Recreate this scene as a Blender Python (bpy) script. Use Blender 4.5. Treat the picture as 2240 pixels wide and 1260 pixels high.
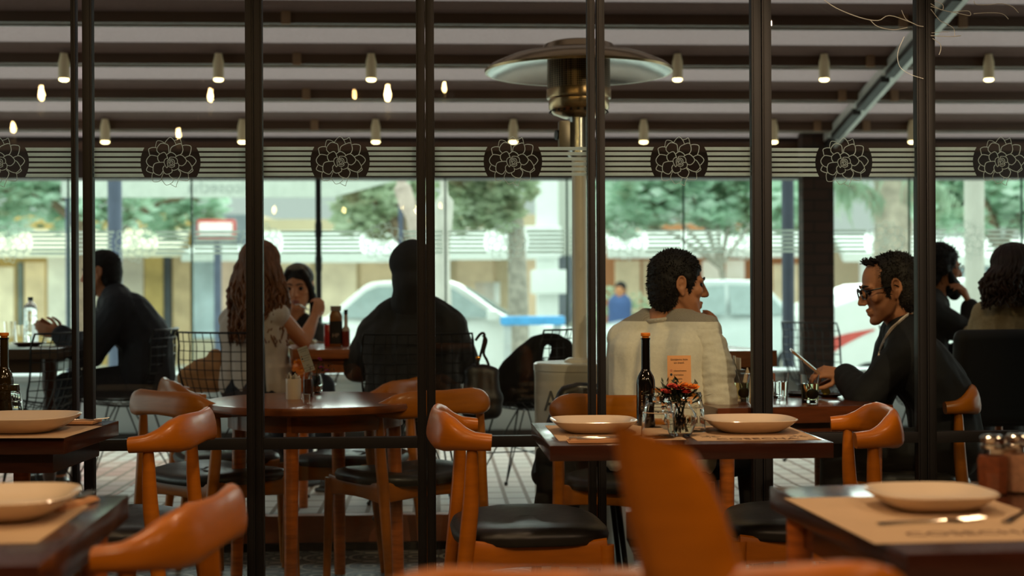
import bpy, bmesh, math, random
import numpy as np
from mathutils import Vector, Matrix, noise as mnoise

for _o in list(bpy.data.objects):
    bpy.data.objects.remove(_o)
SC = bpy.context.scene
COL = SC.collection
PI = math.pi
random.seed(7)
V = Vector

# ---------------------------------------------------------------- camera
F_PX = 50.0 / 36.0 * 2240.0
VH = 637.0                                   # image row of the horizon
YAW, ROLL = math.radians(3.0), math.radians(0.26)
CAM = V((0, 0, 1.17))
FWD = V((math.sin(YAW), math.cos(YAW), 0))
R0, U0 = V((math.cos(YAW), -math.sin(YAW), 0)), V((0, 0, 1))
RT = R0 * math.cos(ROLL) - U0 * math.sin(ROLL)
UP = U0 * math.cos(ROLL) + R0 * math.sin(ROLL)

cd = bpy.data.cameras.new('camera')
cam = bpy.data.objects.new('camera', cd)
COL.objects.link(cam)
cam.matrix_world = Matrix(((RT.x, UP.x, -FWD.x, CAM.x), (RT.y, UP.y, -FWD.y, CAM.y), (RT.z, UP.z, -FWD.z, CAM.z), (0, 0, 0, 1)))
cd.sensor_width, cd.lens = 36.0, 50.0
cd.shift_y = (VH - 630.0) / 2240.0
cd.clip_end = 300
cd.dof.use_dof = True
cd.dof.focus_distance = 4.6
cd.dof.aperture_fstop = 2.2
cd.dof.aperture_blades = 7
SC.camera = cam

# ---------------------------------------------------------------- sky, sun, exposure
w = bpy.data.worlds.new('world')
SC.world = w
w.use_nodes = True
wt = w.node_tree
wt.nodes.clear()
wo = wt.nodes.new('ShaderNodeOutputWorld')
bg = wt.nodes.new('ShaderNodeBackground')
# overcast sky: brighter overhead than at the horizon
tcw = wt.nodes.new('ShaderNodeTexCoord')
sxyz = wt.nodes.new('ShaderNodeSeparateXYZ')
rmp = wt.nodes.new('ShaderNodeMapRange')
rmp.interpolation_type = 'SMOOTHSTEP'
rmp.inputs['From Min'].default_value = 0.06
rmp.inputs['From Max'].default_value = 0.42
rmp.inputs['To Min'].default_value = 1.15
rmp.inputs['To Max'].default_value = 3.6
wt.links.new(tcw.outputs['Generated'], sxyz.inputs[0])
wt.links.new(sxyz.outputs['Z'], rmp.inputs['Value'])
wt.links.new(rmp.outputs[0], bg.inputs['Strength'])
bg.inputs['Color'].default_value = (0.64, 0.74, 0.69, 1)
wt.links.new(bg.outputs[0], wo.inputs[0])

def lamp(kind, name, loc, energy, col=(1, 1, 1), rot=(0, 0, 0), **kw):
    l = bpy.data.lights.new(name, kind)
    l.energy, l.color = energy, col
    for k, v in kw.items():
        setattr(l, k, v)
    o = bpy.data.objects.new(name, l)
    o.location, o.rotation_euler = loc, rot
    COL.objects.link(o)
    return o

lamp('SUN', 'sun', (0, 30, 20), 5.5, (0.94, 1.0, 0.98), (math.radians(-60), 0, math.radians(-12)), angle=math.radians(55))

SC.view_settings.view_transform = 'Standard'
SC.view_settings.look = 'None'
SC.view_settings.gamma = 1
SC.view_settings.use_curve_mapping = False
SC.view_settings.exposure = 0.0
try:
    SC.cycles.transparent_max_bounces = 24
    SC.cycles.max_bounces = 18
    SC.cycles.transmission_bounces = 18
    SC.cycles.caustics_reflective = False
    SC.cycles.caustics_refractive = False
    SC.cycles.sample_clamp_indirect = 4.0
except Exception:
    pass

# room lamps: warm recessed ceiling lights behind and above the camera
for (lx, ly, e) in ((-1.6, 0.6, 95), (0.6, 0.3, 95), (2.6, 0.6, 85), (-1.4, 3.3, 40), (0.75, 3.7, 85), (2.3, 3.3, 34), (0.6, -2.0, 70)):
    lamp('SPOT', 'ceiling_lamp_light', (lx, ly, 3.0), e, (1.0, 0.69, 0.42), (0, 0, 0), spot_size=math.radians(150), spot_blend=0.5, shadow_soft_size=0.14)

# added spot with no visible fixture, brightens the seated man's pale sweater
lamp('SPOT', 'added_sweater_spot', (2.13, 0.9, 2.9), 270, (1.0, 0.72, 0.46), (math.radians(90 - 20.5), 0, math.radians(12.4)), spot_size=math.radians(27), spot_blend=0.7, shadow_soft_size=0.04)

# ---------------------------------------------------------------- pixel rays -> points of the place
def ray(u, v):
    return FWD + RT * ((u - 1120.0) / F_PX) + UP * ((VH - v) / F_PX)
def at(u, v, z):
    return CAM + ray(u, v) * z
def on_z(u, v, z):
    r = ray(u, v)
    return CAM + r * ((z - CAM.z) / r.z)
def on_y(u, v, y):
    r = ray(u, v)
    return CAM + r * (y / r.y)
def px(p):
    d = V(p) - CAM
    z = d.dot(FWD)
    return 1120 + F_PX * d.dot(RT) / z, VH - F_PX * d.dot(UP) / z, z

# ---------------------------------------------------------------- materials
def lin(c):
    return tuple(((x / 255.0) / 12.92 if x <= 10 else ((x / 255.0 + 0.055) / 1.055) ** 2.4) for x in c)
MATS = {}
def M(name, rgb, rough=0.5, metal=0.0, var=0.12, scale=9.0, bump=0.0, coat=0.0, spec=0.5, stretch=(1, 1, 1), trans=0.0, emit=None, sheen=0.0, bscale=None):
    if name in MATS:
        return MATS[name]
    m = bpy.data.materials.new(name)
    m.use_nodes = True
    nt = m.node_tree
    p = nt.nodes['Principled BSDF']
    tc = nt.nodes.new('ShaderNodeTexCoord')
    mp = nt.nodes.new('ShaderNodeMapping')
    mp.inputs['Scale'].default_value = stretch
    nz = nt.nodes.new('ShaderNodeTexNoise')
    nz.inputs['Scale'].default_value = scale
    nz.inputs['Detail'].default_value = 4
    rp = nt.nodes.new('ShaderNodeValToRGB')
    c = lin(rgb)
    rp.color_ramp.elements[0].position, rp.color_ramp.elements[1].position = 0.3, 0.7
    rp.color_ramp.elements[0].color = tuple(max(0, x * (1 - var)) for x in c) + (1,)
    rp.color_ramp.elements[1].color = tuple(min(1, x * (1 + var)) for x in c) + (1,)
    nt.links.new(tc.outputs['Object'], mp.inputs['Vector'])
    nt.links.new(mp.outputs[0], nz.inputs['Vector'])
    nt.links.new(nz.outputs['Fac'], rp.inputs['Fac'])
    nt.links.new(rp.outputs['Color'], p.inputs['Base Color'])
    p.inputs['Roughness'].default_value = rough
    p.inputs['Metallic'].default_value = metal
    p.inputs['Coat Weight'].default_value = coat
    p.inputs['Coat Roughness'].default_value = 0.12
    p.inputs['Specular IOR Level'].default_value = spec
    p.inputs['Transmission Weight'].default_value = trans
    p.inputs['Sheen Weight'].default_value = sheen
    if emit:
        p.inputs['Emission Color'].default_value = lin(emit[0]) + (1,)
        p.inputs['Emission Strength'].default_value = emit[1]
    if bump:
        b = nt.nodes.new('ShaderNodeBump')
        b.inputs['Strength'].default_value = bump
        b.inputs['Distance'].default_value = 0.01
        if bscale:
            n2 = nt.nodes.new('ShaderNodeTexNoise')
            n2.inputs['Scale'].default_value = bscale
            nt.links.new(mp.outputs[0], n2.inputs['Vector'])
            nt.links.new(n2.outputs['Fac'], b.inputs['Height'])
        else:
            nt.links.new(nz.outputs['Fac'], b.inputs['Height'])
        nt.links.new(b.outputs[0], p.inputs['Normal'])
    MATS[name] = m
    return m

def pane_mat(name, tint, base=0.045, rough=0.0):
    m = bpy.data.materials.new(name)
    m.use_nodes = True
    nt = m.node_tree
    nt.nodes.clear()
    out = nt.nodes.new('ShaderNodeOutputMaterial')
    mx = nt.nodes.new('ShaderNodeMixShader')
    tr = nt.nodes.new('ShaderNodeBsdfTransparent')
    gl = nt.nodes.new('ShaderNodeBsdfGlossy')
    gl.inputs['Roughness'].default_value = rough
    tr.inputs['Color'].default_value = tint + (1,)
    lw = nt.nodes.new('ShaderNodeLayerWeight')
    lw.inputs['Blend'].default_value = 0.5
    pw = nt.nodes.new('ShaderNodeMath')
    pw.operation = 'POWER'
    pw.inputs[1].default_value = 5
    ad = nt.nodes.new('ShaderNodeMath')
    ad.operation = 'MULTIPLY_ADD'
    ad.inputs[1].default_value = 0.6
    ad.inputs[2].default_value = base
    nt.links.new(lw.outputs['Facing'], pw.inputs[0])
    nt.links.new(pw.outputs[0], ad.inputs[0])
    nt.links.new(ad.outputs[0], mx.inputs[0])
    nt.links.new(tr.outputs[0], mx.inputs[1])
    nt.links.new(gl.outputs[0], mx.inputs[2])
    nt.links.new(mx.outputs[0], out.inputs['Surface'])
    return m

def glass_mat(name, rgb=(1, 1, 1), rough=0.0, ior=1.45):
    m = bpy.data.materials.new(name)
    m.use_nodes = True
    p = m.node_tree.nodes['Principled BSDF']
    p.inputs['Base Color'].default_value = rgb + (1,)
    p.inputs['Transmission Weight'].default_value = 1
    p.inputs['Roughness'].default_value = rough
    p.inputs['IOR'].default_value = ior
    return m

def translucent_mat(name, rgb, amount, scale=12.0):
    m = M(name, rgb, 0.8, var=0.06, scale=scale, spec=0.1)
    nt = m.node_tree
    p = nt.nodes['Principled BSDF']
    out = nt.nodes['Material Output']
    tl = nt.nodes.new('ShaderNodeBsdfTranslucent')
    mx = nt.nodes.new('ShaderNodeMixShader')
    mx.inputs[0].default_value = amount
    src = p.inputs['Base Color'].links[0].from_socket
    nt.links.new(src, tl.inputs['Color'])
    nt.links.new(p.outputs[0], mx.inputs[1])
    nt.links.new(tl.outputs[0], mx.inputs[2])
    nt.links.new(mx.outputs[0], out.inputs['Surface'])
    return m

# ---------------------------------------------------------------- mesh builder
def frame_of(d, up=V((0, 0, 1))):
    d = d.normalized()
    if abs(d.dot(up)) > 0.97:
        up = V((1, 0, 0)) if abs(d.x) < 0.9 else V((0, 1, 0))
    s = d.cross(up).normalized()
    return s, s.cross(d).normalized()

def catmull(pts, n=8, closed=False):
    P = [V(p) for p in pts]
    if len(P) < 3 and not closed:
        return P
    out = []
    L = len(P)
    segs = L if closed else L - 1
    for i in range(segs):
        if closed:
            a, b, c, d = P[(i - 1) % L], P[i], P[(i + 1) % L], P[(i + 2) % L]
        else:
            a, b, c, d = P[max(i - 1, 0)], P[i], P[i + 1], P[min(i + 2, L - 1)]
        for k in range(n):
            t = k / n
            out.append(0.5 * ((2 * b) + (c - a) * t + (2 * a - 5 * b + 4 * c - d) * t * t + (3 * b - a - 3 * c + d) * t ** 3))
    if not closed:
        out.append(P[-1].copy())
    return out

class MB:
    def __init__(s, org=(0, 0, 0)):
        s.v, s.f, s.o = [], [], V(org)
        s.T = None
    def raw(s, vs, fs):
        b = len(s.v)
        for q in vs:
            q = V(q)
            if s.T is not None:
                q = s.T @ q
            s.v.append(q - s.o)
        s.f.extend([tuple(b + i for i in f) for f in fs])
        return s
    def box(s, c, size, rz=0.0, R=None):
        c = V(c)
        m = R if R is not None else Matrix.Rotation(rz, 3, 'Z')
        x, y, z = (d / 2 for d in size)
        vs = [c + m @ V((a * x, b * y, e * z)) for a in (-1, 1) for b in (-1, 1) for e in (-1, 1)]
        return s.raw(vs, [(0, 1, 3, 2), (4, 6, 7, 5), (0, 4, 5, 1), (2, 3, 7, 6), (0, 2, 6, 4), (1, 5, 7, 3)])
    def box2(s, a, b):
        a, b = V(a), V(b)
        return s.box((a + b) / 2, [abs(t) for t in (b - a)])
    def loft(s, rings, cap0=True, cap1=True, closed=True):
        n = len(rings[0])
        vs = [p for r in rings for p in r]
        fs = []
        for i in range(len(rings) - 1):
            for j in range(n if closed else n - 1):
                k = (j + 1) % n
                fs.append((i * n + j, i * n + k, (i + 1) * n + k, (i + 1) * n + j))
        if cap0:
            fs.append(tuple(reversed(range(n))))
        if cap1:
            fs.append(tuple((len(rings) - 1) * n + j for j in range(n)))
        return s.raw(vs, fs)
    def tube(s, pts, r, seg=10, caps=True):
        P = [V(p) for p in pts]
        rr = r if isinstance(r, (list, tuple)) else [r] * len(P)
        rings = []
        up = V((0, 0, 1))
        for i, p in enumerate(P):
            d = (P[min(i + 1, len(P) - 1)] - P[max(i - 1, 0)])
            if d.length < 1e-9:
                d = V((0, 0, 1))
            a, b = frame_of(d, up)
            if i and a.dot(pa) < 0:
                a, b = -a, -b
            pa = a
            rings.append([p + (a * math.cos(t) + b * math.sin(t)) * rr[i] for t in (2 * PI * k / seg for k in range(seg))])
        return s.loft(rings, caps, caps)
    def sweep(s, pts, secs, seg=16, up=V((0, 0, 1)), e=2.6):
        """secs: (half width sideways, half height, twist) for every point"""
        P = [V(p) for p in pts]
        rings = []
        for i, p in enumerate(P):
            d = (P[min(i + 1, len(P) - 1)] - P[max(i - 1, 0)]).normalized()
            a = d.cross(up).normalized()
            b = a.cross(d).normalized()
            wd, ht, tw = secs[i]
            a2 = a * math.cos(tw) + b * math.sin(tw)
            b2 = b * math.cos(tw) - a * math.sin(tw)
            ring = []
            for k in range(seg):
                t = 2 * PI * k / seg
                ct, st = math.cos(t), math.sin(t)
                ring.append(p + a2 * (wd * math.copysign(abs(ct) ** (2 / e), ct)) + b2 * (ht * math.copysign(abs(st) ** (2 / e), st)))
            rings.append(ring)
        return s.loft(rings)
    def lathe(s, prof, c=(0, 0, 0), seg=28, axis=None, a0=0.0, a1=2 * PI):
        c = V(c)
        full = abs(a1 - a0 - 2 * PI) < 1e-6
        n = seg if full else seg + 1
        rings = []
        Rm = Matrix.Identity(3)
        if axis is not None:
            Rm = V((0, 0, 1)).rotation_difference(V(axis)).to_matrix()
        for (r, z) in prof:
            r = max(r, 1e-5)
            rings.append([c + Rm @ V((r * math.cos(a0 + (a1 - a0) * k / seg), r * math.sin(a0 + (a1 - a0) * k / seg), z)) for k in range(n)])
        return s.loft(rings, prof[0][0] > 1e-4 and full and s.capend, prof[-1][0] > 1e-4 and full and s.capend, closed=full)
    capend = True
    def ell(s, c, rad, R=None, seg=16, ring=10):
        c = V(c)
        R = R if R is not None else Matrix.Identity(3)
        if not hasattr(rad, '__len__'):
            rad = (rad, rad, rad)
        rings = []
        for i in range(ring + 1):
            th = PI * i / ring
            q = max(math.sin(th), 1e-4)
            rings.append([c + R @ V((rad[0] * q * math.cos(2 * PI * k / seg), rad[1] * q * math.sin(2 * PI * k / seg), rad[2] * math.cos(th))) for k in range(seg)])
        return s.loft(rings)
    def cap(s, p0, r0, p1, r1, seg=12):
        p0, p1 = V(p0), V(p1)
        s.ell(p0, r0, seg=seg, ring=8)
        s.ell(p1, r1, seg=seg, ring=8)
        if (p1 - p0).length > 1e-5:
            s.tube([p0, p1], [r0, r1], seg)
        return s
    def chain(s, pts, rs, seg=12):
        for i in range(len(pts) - 1):
            s.cap(pts[i], rs[i], pts[i + 1], rs[i + 1], seg)
        return s
    def extrude(s, poly, vec):
        n = len(poly)
        a = [V(p) for p in poly]
        b = [p + V(vec) for p in a]
        return s.raw(a + b, [tuple(reversed(range(n))), tuple(range(n, 2 * n))] + [(i, (i + 1) % n, n + (i + 1) % n, n + i) for i in range(n)])
    def mesh(s, name='m', bevel=0.0, seg=2):
        me = bpy.data.meshes.new(name)
        me.from_pydata([tuple(p) for p in s.v], [], s.f)
        bm = bmesh.new()
        bm.from_mesh(me)
        bmesh.ops.remove_doubles(bm, verts=bm.verts, dist=1e-5)
        bmesh.ops.recalc_face_normals(bm, faces=bm.faces)
        if bevel:
            ed = [e for e in bm.edges if len(e.link_faces) == 2 and e.calc_face_angle(0) > math.radians(35)]
            bmesh.ops.bevel(bm, geom=ed, offset=bevel, segments=seg, affect='EDGES', profile=0.7, clamp_overlap=True)
        bm.to_mesh(me)
        bm.free()
        return me
    def build(s, name, mat, parent=None, bevel=0.0, smooth=40, seg=2):
        me = s.mesh(name, bevel, seg)
        return mobj(name, me, mat, parent, smooth)

def mobj(name, me, mat, parent=None, smooth=40):
    if smooth:
        me.shade_smooth()
        me.set_sharp_from_angle(angle=math.radians(smooth))
    me.materials.clear()
    me.materials.append(mat)
    o = bpy.data.objects.new(name, me)
    COL.objects.link(o)
    if parent is not None:
        o.parent = parent
    return o

def tag(o, label=None, cat=None, group=None, kind=None):
    if label:
        o['label'] = label
    if cat:
        o['category'] = cat
    if group:
        o['group'] = group
    if kind:
        o['kind'] = kind
    return o

def thing(name, label, cat, loc=(0, 0, 0), rz=0.0, group=None, kind=None):
    o = bpy.data.objects.new(name, None)
    o.empty_display_size = 0.1
    o.location = loc
    o.rotation_euler = (0, 0, rz)
    COL.objects.link(o)
    return tag(o, label, cat, group, kind)

def dup(root, loc=None, rz=None, label=None, group=None, scale=None):
    r = root.copy()
    COL.objects.link(r)
    if loc is not None:
        r.location = loc
    if rz is not None:
        r.rotation_euler = (0, 0, rz)
    if scale is not None:
        r.scale = (scale,) * 3
    if label:
        r['label'] = label
    if group:
        r['group'] = group
    for ch in list(root.children):
        c = ch.copy()
        COL.objects.link(c)
        c.parent = r
        for g in list(ch.children):
            d = g.copy()
            COL.objects.link(d)
            d.parent = c
    return r

def remesh(mb, voxel, smooth=6, fac=0.5):
    me = mb.mesh('tmp')
    ob = bpy.data.objects.new('tmp', me)
    COL.objects.link(ob)
    md = ob.modifiers.new('r', 'REMESH')
    md.mode = 'VOXEL'
    md.voxel_size = voxel
    if smooth:
        sm = ob.modifiers.new('s', 'SMOOTH')
        sm.factor = fac
        sm.iterations = smooth
    bpy.context.view_layer.update()
    dg = bpy.context.evaluated_depsgraph_get()
    me2 = bpy.data.meshes.new_from_object(ob.evaluated_get(dg))
    bpy.data.objects.remove(ob)
    bpy.data.meshes.remove(me)
    return me2

def text_mesh(txt, size, mat3, org, parent, name, mat, thick=0.0004, align='CENTER', sx=1.0):
    """flat lettering: mat3 columns = right, up, out of the surface"""
    cu = bpy.data.curves.new('t', 'FONT')
    cu.body, cu.size, cu.align_x, cu.extrude = txt, size, align, thick
    cu.resolution_u = 3
    ob = bpy.data.objects.new('t', cu)
    COL.objects.link(ob)
    bpy.context.view_layer.update()
    me = bpy.data.meshes.new_from_object(ob.evaluated_get(bpy.context.evaluated_depsgraph_get()))
    bpy.data.objects.remove(ob)
    for q in me.vertices:
        q.co = V(org) + mat3 @ V((q.co.x * sx, q.co.y, q.co.z))
    if parent is not None:
        return mobj(name, me, mat, parent, 0)
    return me
# ---------------------------------------------------------------- shared materials
BLACK_FRAME = M('black_painted_frame', (14, 11, 10), 0.5, var=0.2, scale=20, spec=0.4)
WALL_IN = M('dark_plaster', (70, 52, 40), 0.8, bump=0.1)
CEIL_IN = M('dark_ceiling', (60, 46, 36), 0.85)
PANE = pane_mat('window_pane_glass', (0.90, 0.93, 0.905), 0.022)
PANE2 = pane_mat('terrace_pane_glass', (0.95, 0.97, 0.96), 0.02)
VINYL = translucent_mat('frosted_vinyl', (244, 250, 242), 0.92)
VINYL2 = translucent_mat('frosted_vinyl_far', (225, 232, 226), 0.45)

def tile_mat():
    m = M('patterned_cement_tile', (168, 156, 132), 0.55)
    nt = m.node_tree
    p = nt.nodes['Principled BSDF']
    tc = nt.nodes.new('ShaderNodeTexCoord')
    def vm(op, a, b=None):
        n = nt.nodes.new('ShaderNodeVectorMath')
        n.operation = op
        nt.links.new(a, n.inputs[0])
        if b is not None:
            n.inputs[1].default_value = b
        return n
    s = vm('MULTIPLY', tc.outputs['Object'], (5, 5, 0))
    fr = vm('FRACTION', s.outputs[0])
    c = vm('SUBTRACT', fr.outputs[0], (0.5, 0.5, 0))
    ln = vm('LENGTH', c.outputs[0])
    s2 = vm('MULTIPLY', tc.outputs['Object'], (10, 10, 0))
    s2b = vm('ADD', s2.outputs[0], (0.5, 0.5, 0))
    f2 = vm('FRACTION', s2b.outputs[0])
    c2 = vm('SUBTRACT', f2.outputs[0], (0.5, 0.5, 0))
    l2 = vm('LENGTH', c2.outputs[0])
    r1 = nt.nodes.new('ShaderNodeValToRGB')
    r1.color_ramp.interpolation = 'CONSTANT'
    e = r1.color_ramp.elements
    dk, lt, md = (0.03, 0.028, 0.024, 1), (0.42, 0.38, 0.29, 1), (0.13, 0.115, 0.095, 1)
    e[0].position, e[0].color = 0.0, dk
    e[1].position, e[1].color = 0.1, lt
    for pos, cc in ((0.2, dk), (0.25, md), (0.36, dk), (0.4, lt), (0.49, dk), (0.53, md)):
        q = e.new(pos)
        q.color = cc
    nt.links.new(ln.outputs['Value'], r1.inputs['Fac'])
    r2 = nt.nodes.new('ShaderNodeValToRGB')
    r2.color_ramp.interpolation = 'CONSTANT'
    e = r2.color_ramp.elements
    e[0].position, e[0].color = 0.0, (1, 1, 1, 1)
    e[1].position, e[1].color = 0.33, (0.3, 0.3, 0.3, 1)
    q = e.new(0.42)
    q.color = (1, 1, 1, 1)
    nt.links.new(l2.outputs['Value'], r2.inputs['Fac'])
    mx = nt.nodes.new('ShaderNodeMix')
    mx.data_type = 'RGBA'
    mx.blend_type = 'MULTIPLY'
    mx.inputs['Factor'].default_value = 0.8
    nt.links.new(r1.outputs['Color'], mx.inputs['A'])
    nt.links.new(r2.outputs['Color'], mx.inputs['B'])
    nt.links.new(mx.outputs['Result'], p.inputs['Base Color'])
    return m
TILE = tile_mat()

def brick_mat(name, c1, c2, mortar, bw, bh, ms, rough=0.8, rotz=0.0, axis='XY', off=0.5):
    m = M(name, (128, 128, 128), rough)
    nt = m.node_tree
    p = nt.nodes['Principled BSDF']
    tc = nt.nodes.new('ShaderNodeTexCoord')
    mp = nt.nodes.new('ShaderNodeMapping')
    mp.inputs['Rotation'].default_value = (0, 0, rotz) if axis == 'XY' else (math.radians(-90), 0, 0)
    br = nt.nodes.new('ShaderNodeTexBrick')
    br.inputs['Color1'].default_value = lin(c1) + (1,)
    br.inputs['Color2'].default_value = lin(c2) + (1,)
    br.inputs['Mortar'].default_value = lin(mortar) + (1,)
    br.inputs['Scale'].default_value = 1.0
    br.inputs['Brick Width'].default_value = bw
    br.inputs['Row Height'].default_value = bh
    br.inputs['Mortar Size'].default_value = ms
    br.offset = off
    nt.links.new(tc.outputs['Object'], mp.inputs['Vector'])
    nt.links.new(mp.outputs[0], br.inputs['Vector'])
    nt.links.new(br.outputs['Color'], p.inputs['Base Color'])
    return m
PAVING = brick_mat('pale_paving_bricks', (196, 192, 186), (206, 196, 190), (110, 84, 62), 0.2, 0.11, 0.011, rotz=math.radians(90), off=0.0)
RED_PAVING = brick_mat('reddish_paving_bricks', (176, 128, 116), (196, 176, 166), (120, 98, 78), 0.2, 0.11, 0.011, rotz=math.radians(90), off=0.0)
DARK_BRICK = brick_mat('dark_brown_brick', (62, 38, 25), (50, 31, 21), (36, 24, 17), 0.22, 0.075, 0.008, axis='XZ')
TERRACOTTA = M('terracotta_step', (168, 98, 62), 0.6, var=0.2, scale=6)
ASPHALT = M('street_asphalt', (190, 192, 188), 0.85, scale=2)
LOWWALL = M('pale_grey_panel', (196, 206, 206), 0.6, var=0.04)

# ---------------------------------------------------------------- room and terrace shell
YW = 5.0          # glass wall
YG = 10.15        # street-side glazing
TZ = 0.15         # terrace level
YS = 6.52         # step
def S(name, mb, mat, parent=None, **k):
    o = mb.build(name, mat, parent, **k)
    if parent is None:
        o['kind'] = 'structure'
    return o
XL, XR = -5.0, 6.0
S('floor', MB().box2((XL, -3.6, -0.12), (XR, YS + 0.02, 0)), TILE)
S('ceiling', MB().box2((XL, -3.6, 3.06), (XR, YW + 0.02, 3.26)), CEIL_IN)
S('wall_back', MB().box2((XL, -3.8, 0), (XR, -3.6, 3.26)), WALL_IN)
S('wall_left', MB().box2((XL - 0.2, -3.8, 0), (XL, YW, 3.26)), WALL_IN)
S('wall_right', MB().box2((XR, -3.8, 0), (XR + 0.2, YW, 3.26)), WALL_IN)

def wx(u, y=YW, v=640):
    return on_y(u, v, y).x
MUL = [-187, 175.3, 557, 932, 1305, 1667, 2026, 2385]
GAPS = [0.004, 0.0117, 0.0006, 0.0008, 0.0035, 0.0016, 0.001, 0.004]
HALF = [0.033, 0.0355, 0.028, 0.031, 0.030, 0.034, 0.036, 0.03]
SWL = [0.029, 0.016, 0.0285, 0.031, 0.0265, 0.034, 0.0325, 0.03]
SWR = [0.029, 0.033, 0.0285, 0.031, 0.028, 0.034, 0.0325, 0.03]
MX = [wx(u) for u in MUL]
S('wall_front_left', MB().box2((XL, YW, 0), (MX[0] - 0.04, YW + 0.12, 3.26)), WALL_IN)
S('wall_front_right', MB().box2((MX[-1] + 0.04, YW, 0), (XR, YW + 0.12, 3.26)), WALL_IN)

# succulent drawn as outlines (units: decal pixels about the flower's heart)
FLW = [
 [(830,300),(870,240),(940,180),(1010,235),(1050,315)],
 [(1020,240),(1080,225),(1125,200),(1150,260),(1165,345)],
 [(655,375),(665,310),(692,250),(770,255),(830,295)],
 [(745,510),(685,450),(690,380),(760,300),(860,310),(905,350),(915,475)],
 [(940,470),(955,390),(1020,340),(1145,305),(1185,410),(1165,490),(1125,525)],
 [(1170,345),(1240,330),(1338,355),(1335,460),(1305,545)],
 [(545,530),(530,470),(525,410),(590,380),(655,380),(690,395)],
 [(605,770),(520,730),(478,640),(545,540),(620,535),(700,555)],
 [(730,660),(700,610),(705,540),(770,490),(825,475),(865,520),(895,605)],
 [(870,520),(940,475),(1000,490),(1050,535),(1040,565)],
 [(1045,560),(1110,525),(1180,540),(1250,625),(1230,690),(1170,735),(1110,725)],
 [(1225,575),(1320,540),(1390,570),(1440,640),(1400,710),(1355,750)],
 [(1250,635),(1290,650),(1340,720),(1360,790),(1290,865),(1240,870),(1160,840),(1090,790)],
 [(1360,790),(1375,835),(1290,890),(1275,870)],
 [(825,665),(690,675),(620,720),(615,860),(730,920),(800,840)],
 [(510,745),(480,825),(560,870),(625,875)],
 [(600,880),(585,940),(605,1040),(690,1050),(750,1025),(775,985)],
 [(815,860),(770,980),(810,1060),(870,1115),(980,1060),(1000,990)],
 [(825,735),(795,790),(820,870),(880,900),(970,860),(965,790)],
 [(915,895),(930,940),(1000,985),(1090,990),(1140,880),(1090,810)],
 [(1105,1000),(1060,1100),(1045,1150),(940,1095)],
 [(1275,870),(1290,930),(1275,1030),(1105,1015)],
 [(885,580),(830,620),(825,690),(870,775),(890,740),(880,680)],
 [(925,605),(935,570),(1020,570),(1070,610),(1075,680),(1030,690)],
 [(1080,680),(1105,720),(1090,790),(1000,825),(960,790)],
 [(900,745),(960,768),(1020,745),(1015,700)],
 [(890,700),(885,640),(930,605),(990,610),(1020,650),(1010,710),(960,735),(910,720)],
 [(915,690),(915,640),(960,630),(990,660),(980,700),(945,710),(930,680),(945,655),(965,670)],
]
def flower_mesh(o, cx, cz, y, s, wmul=1.0):
    mb = MB(o)
    for n, line in enumerate(FLW):
        P = catmull([V(((x - 945) / 9.0, 0, (668 - q) / 9.0)) for x, q in line], 5)
        hw = (0.62 if n in (0, 1, 2, 16, 17, 20, 21) else 0.82 if n < 22 else 0.7) * wmul * 0.88
        vs, fs = [], []
        for i, p in enumerate(P):
            d = (P[min(i + 1, len(P) - 1)] - P[max(i - 1, 0)]).normalized()
            nn = V((-d.z, 0, d.x)) * hw
            for a in (p + nn, p - nn):
                vs.append((cx + a.x * s, y, cz + a.z * s))
                vs.append((cx + a.x * s, y - 0.0006, cz + a.z * s))
        for i in range(len(P) - 1):
            a, b = 4 * i, 4 * i + 4
            fs += [(a, b, b + 2, a + 2), (a + 1, a + 3, b + 3, b + 1), (a, a + 1, b + 1, b), (a + 2, b + 2, b + 3, a + 3)]
        e = 4 * (len(P) - 1)
        fs += [(0, 2, 3, 1), (e, e + 1, e + 3, e + 2)]
        mb.raw(vs, fs)
    return mb
def stripes_mesh(o, x0, x1, fx, cz, y, pitch, th, rad):
    """six bars that stop at a circle round the flower"""
    mb = MB(o)
    for k in range(6):
        z0 = cz + (2.5 - k) * pitch
        for side in (-1, 1):
            xe0 = fx + side * math.sqrt(max(rad ** 2 - (z0 - th / 2 - cz) ** 2, 1e-6))
            xe1 = fx + side * math.sqrt(max(rad ** 2 - (z0 + th / 2 - cz) ** 2, 1e-6))
            xo = x0 if side < 0 else x1
            if (side < 0 and xe0 <= x0) or (side > 0 and xe0 >= x1):
                continue
            mb.extrude([(xo, y, z0 - th / 2), (xe0, y, z0 - th / 2), (xe1, y, z0 + th / 2), (xo, y, z0 + th / 2)], (0, -0.0006, 0))
    return mb

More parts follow.
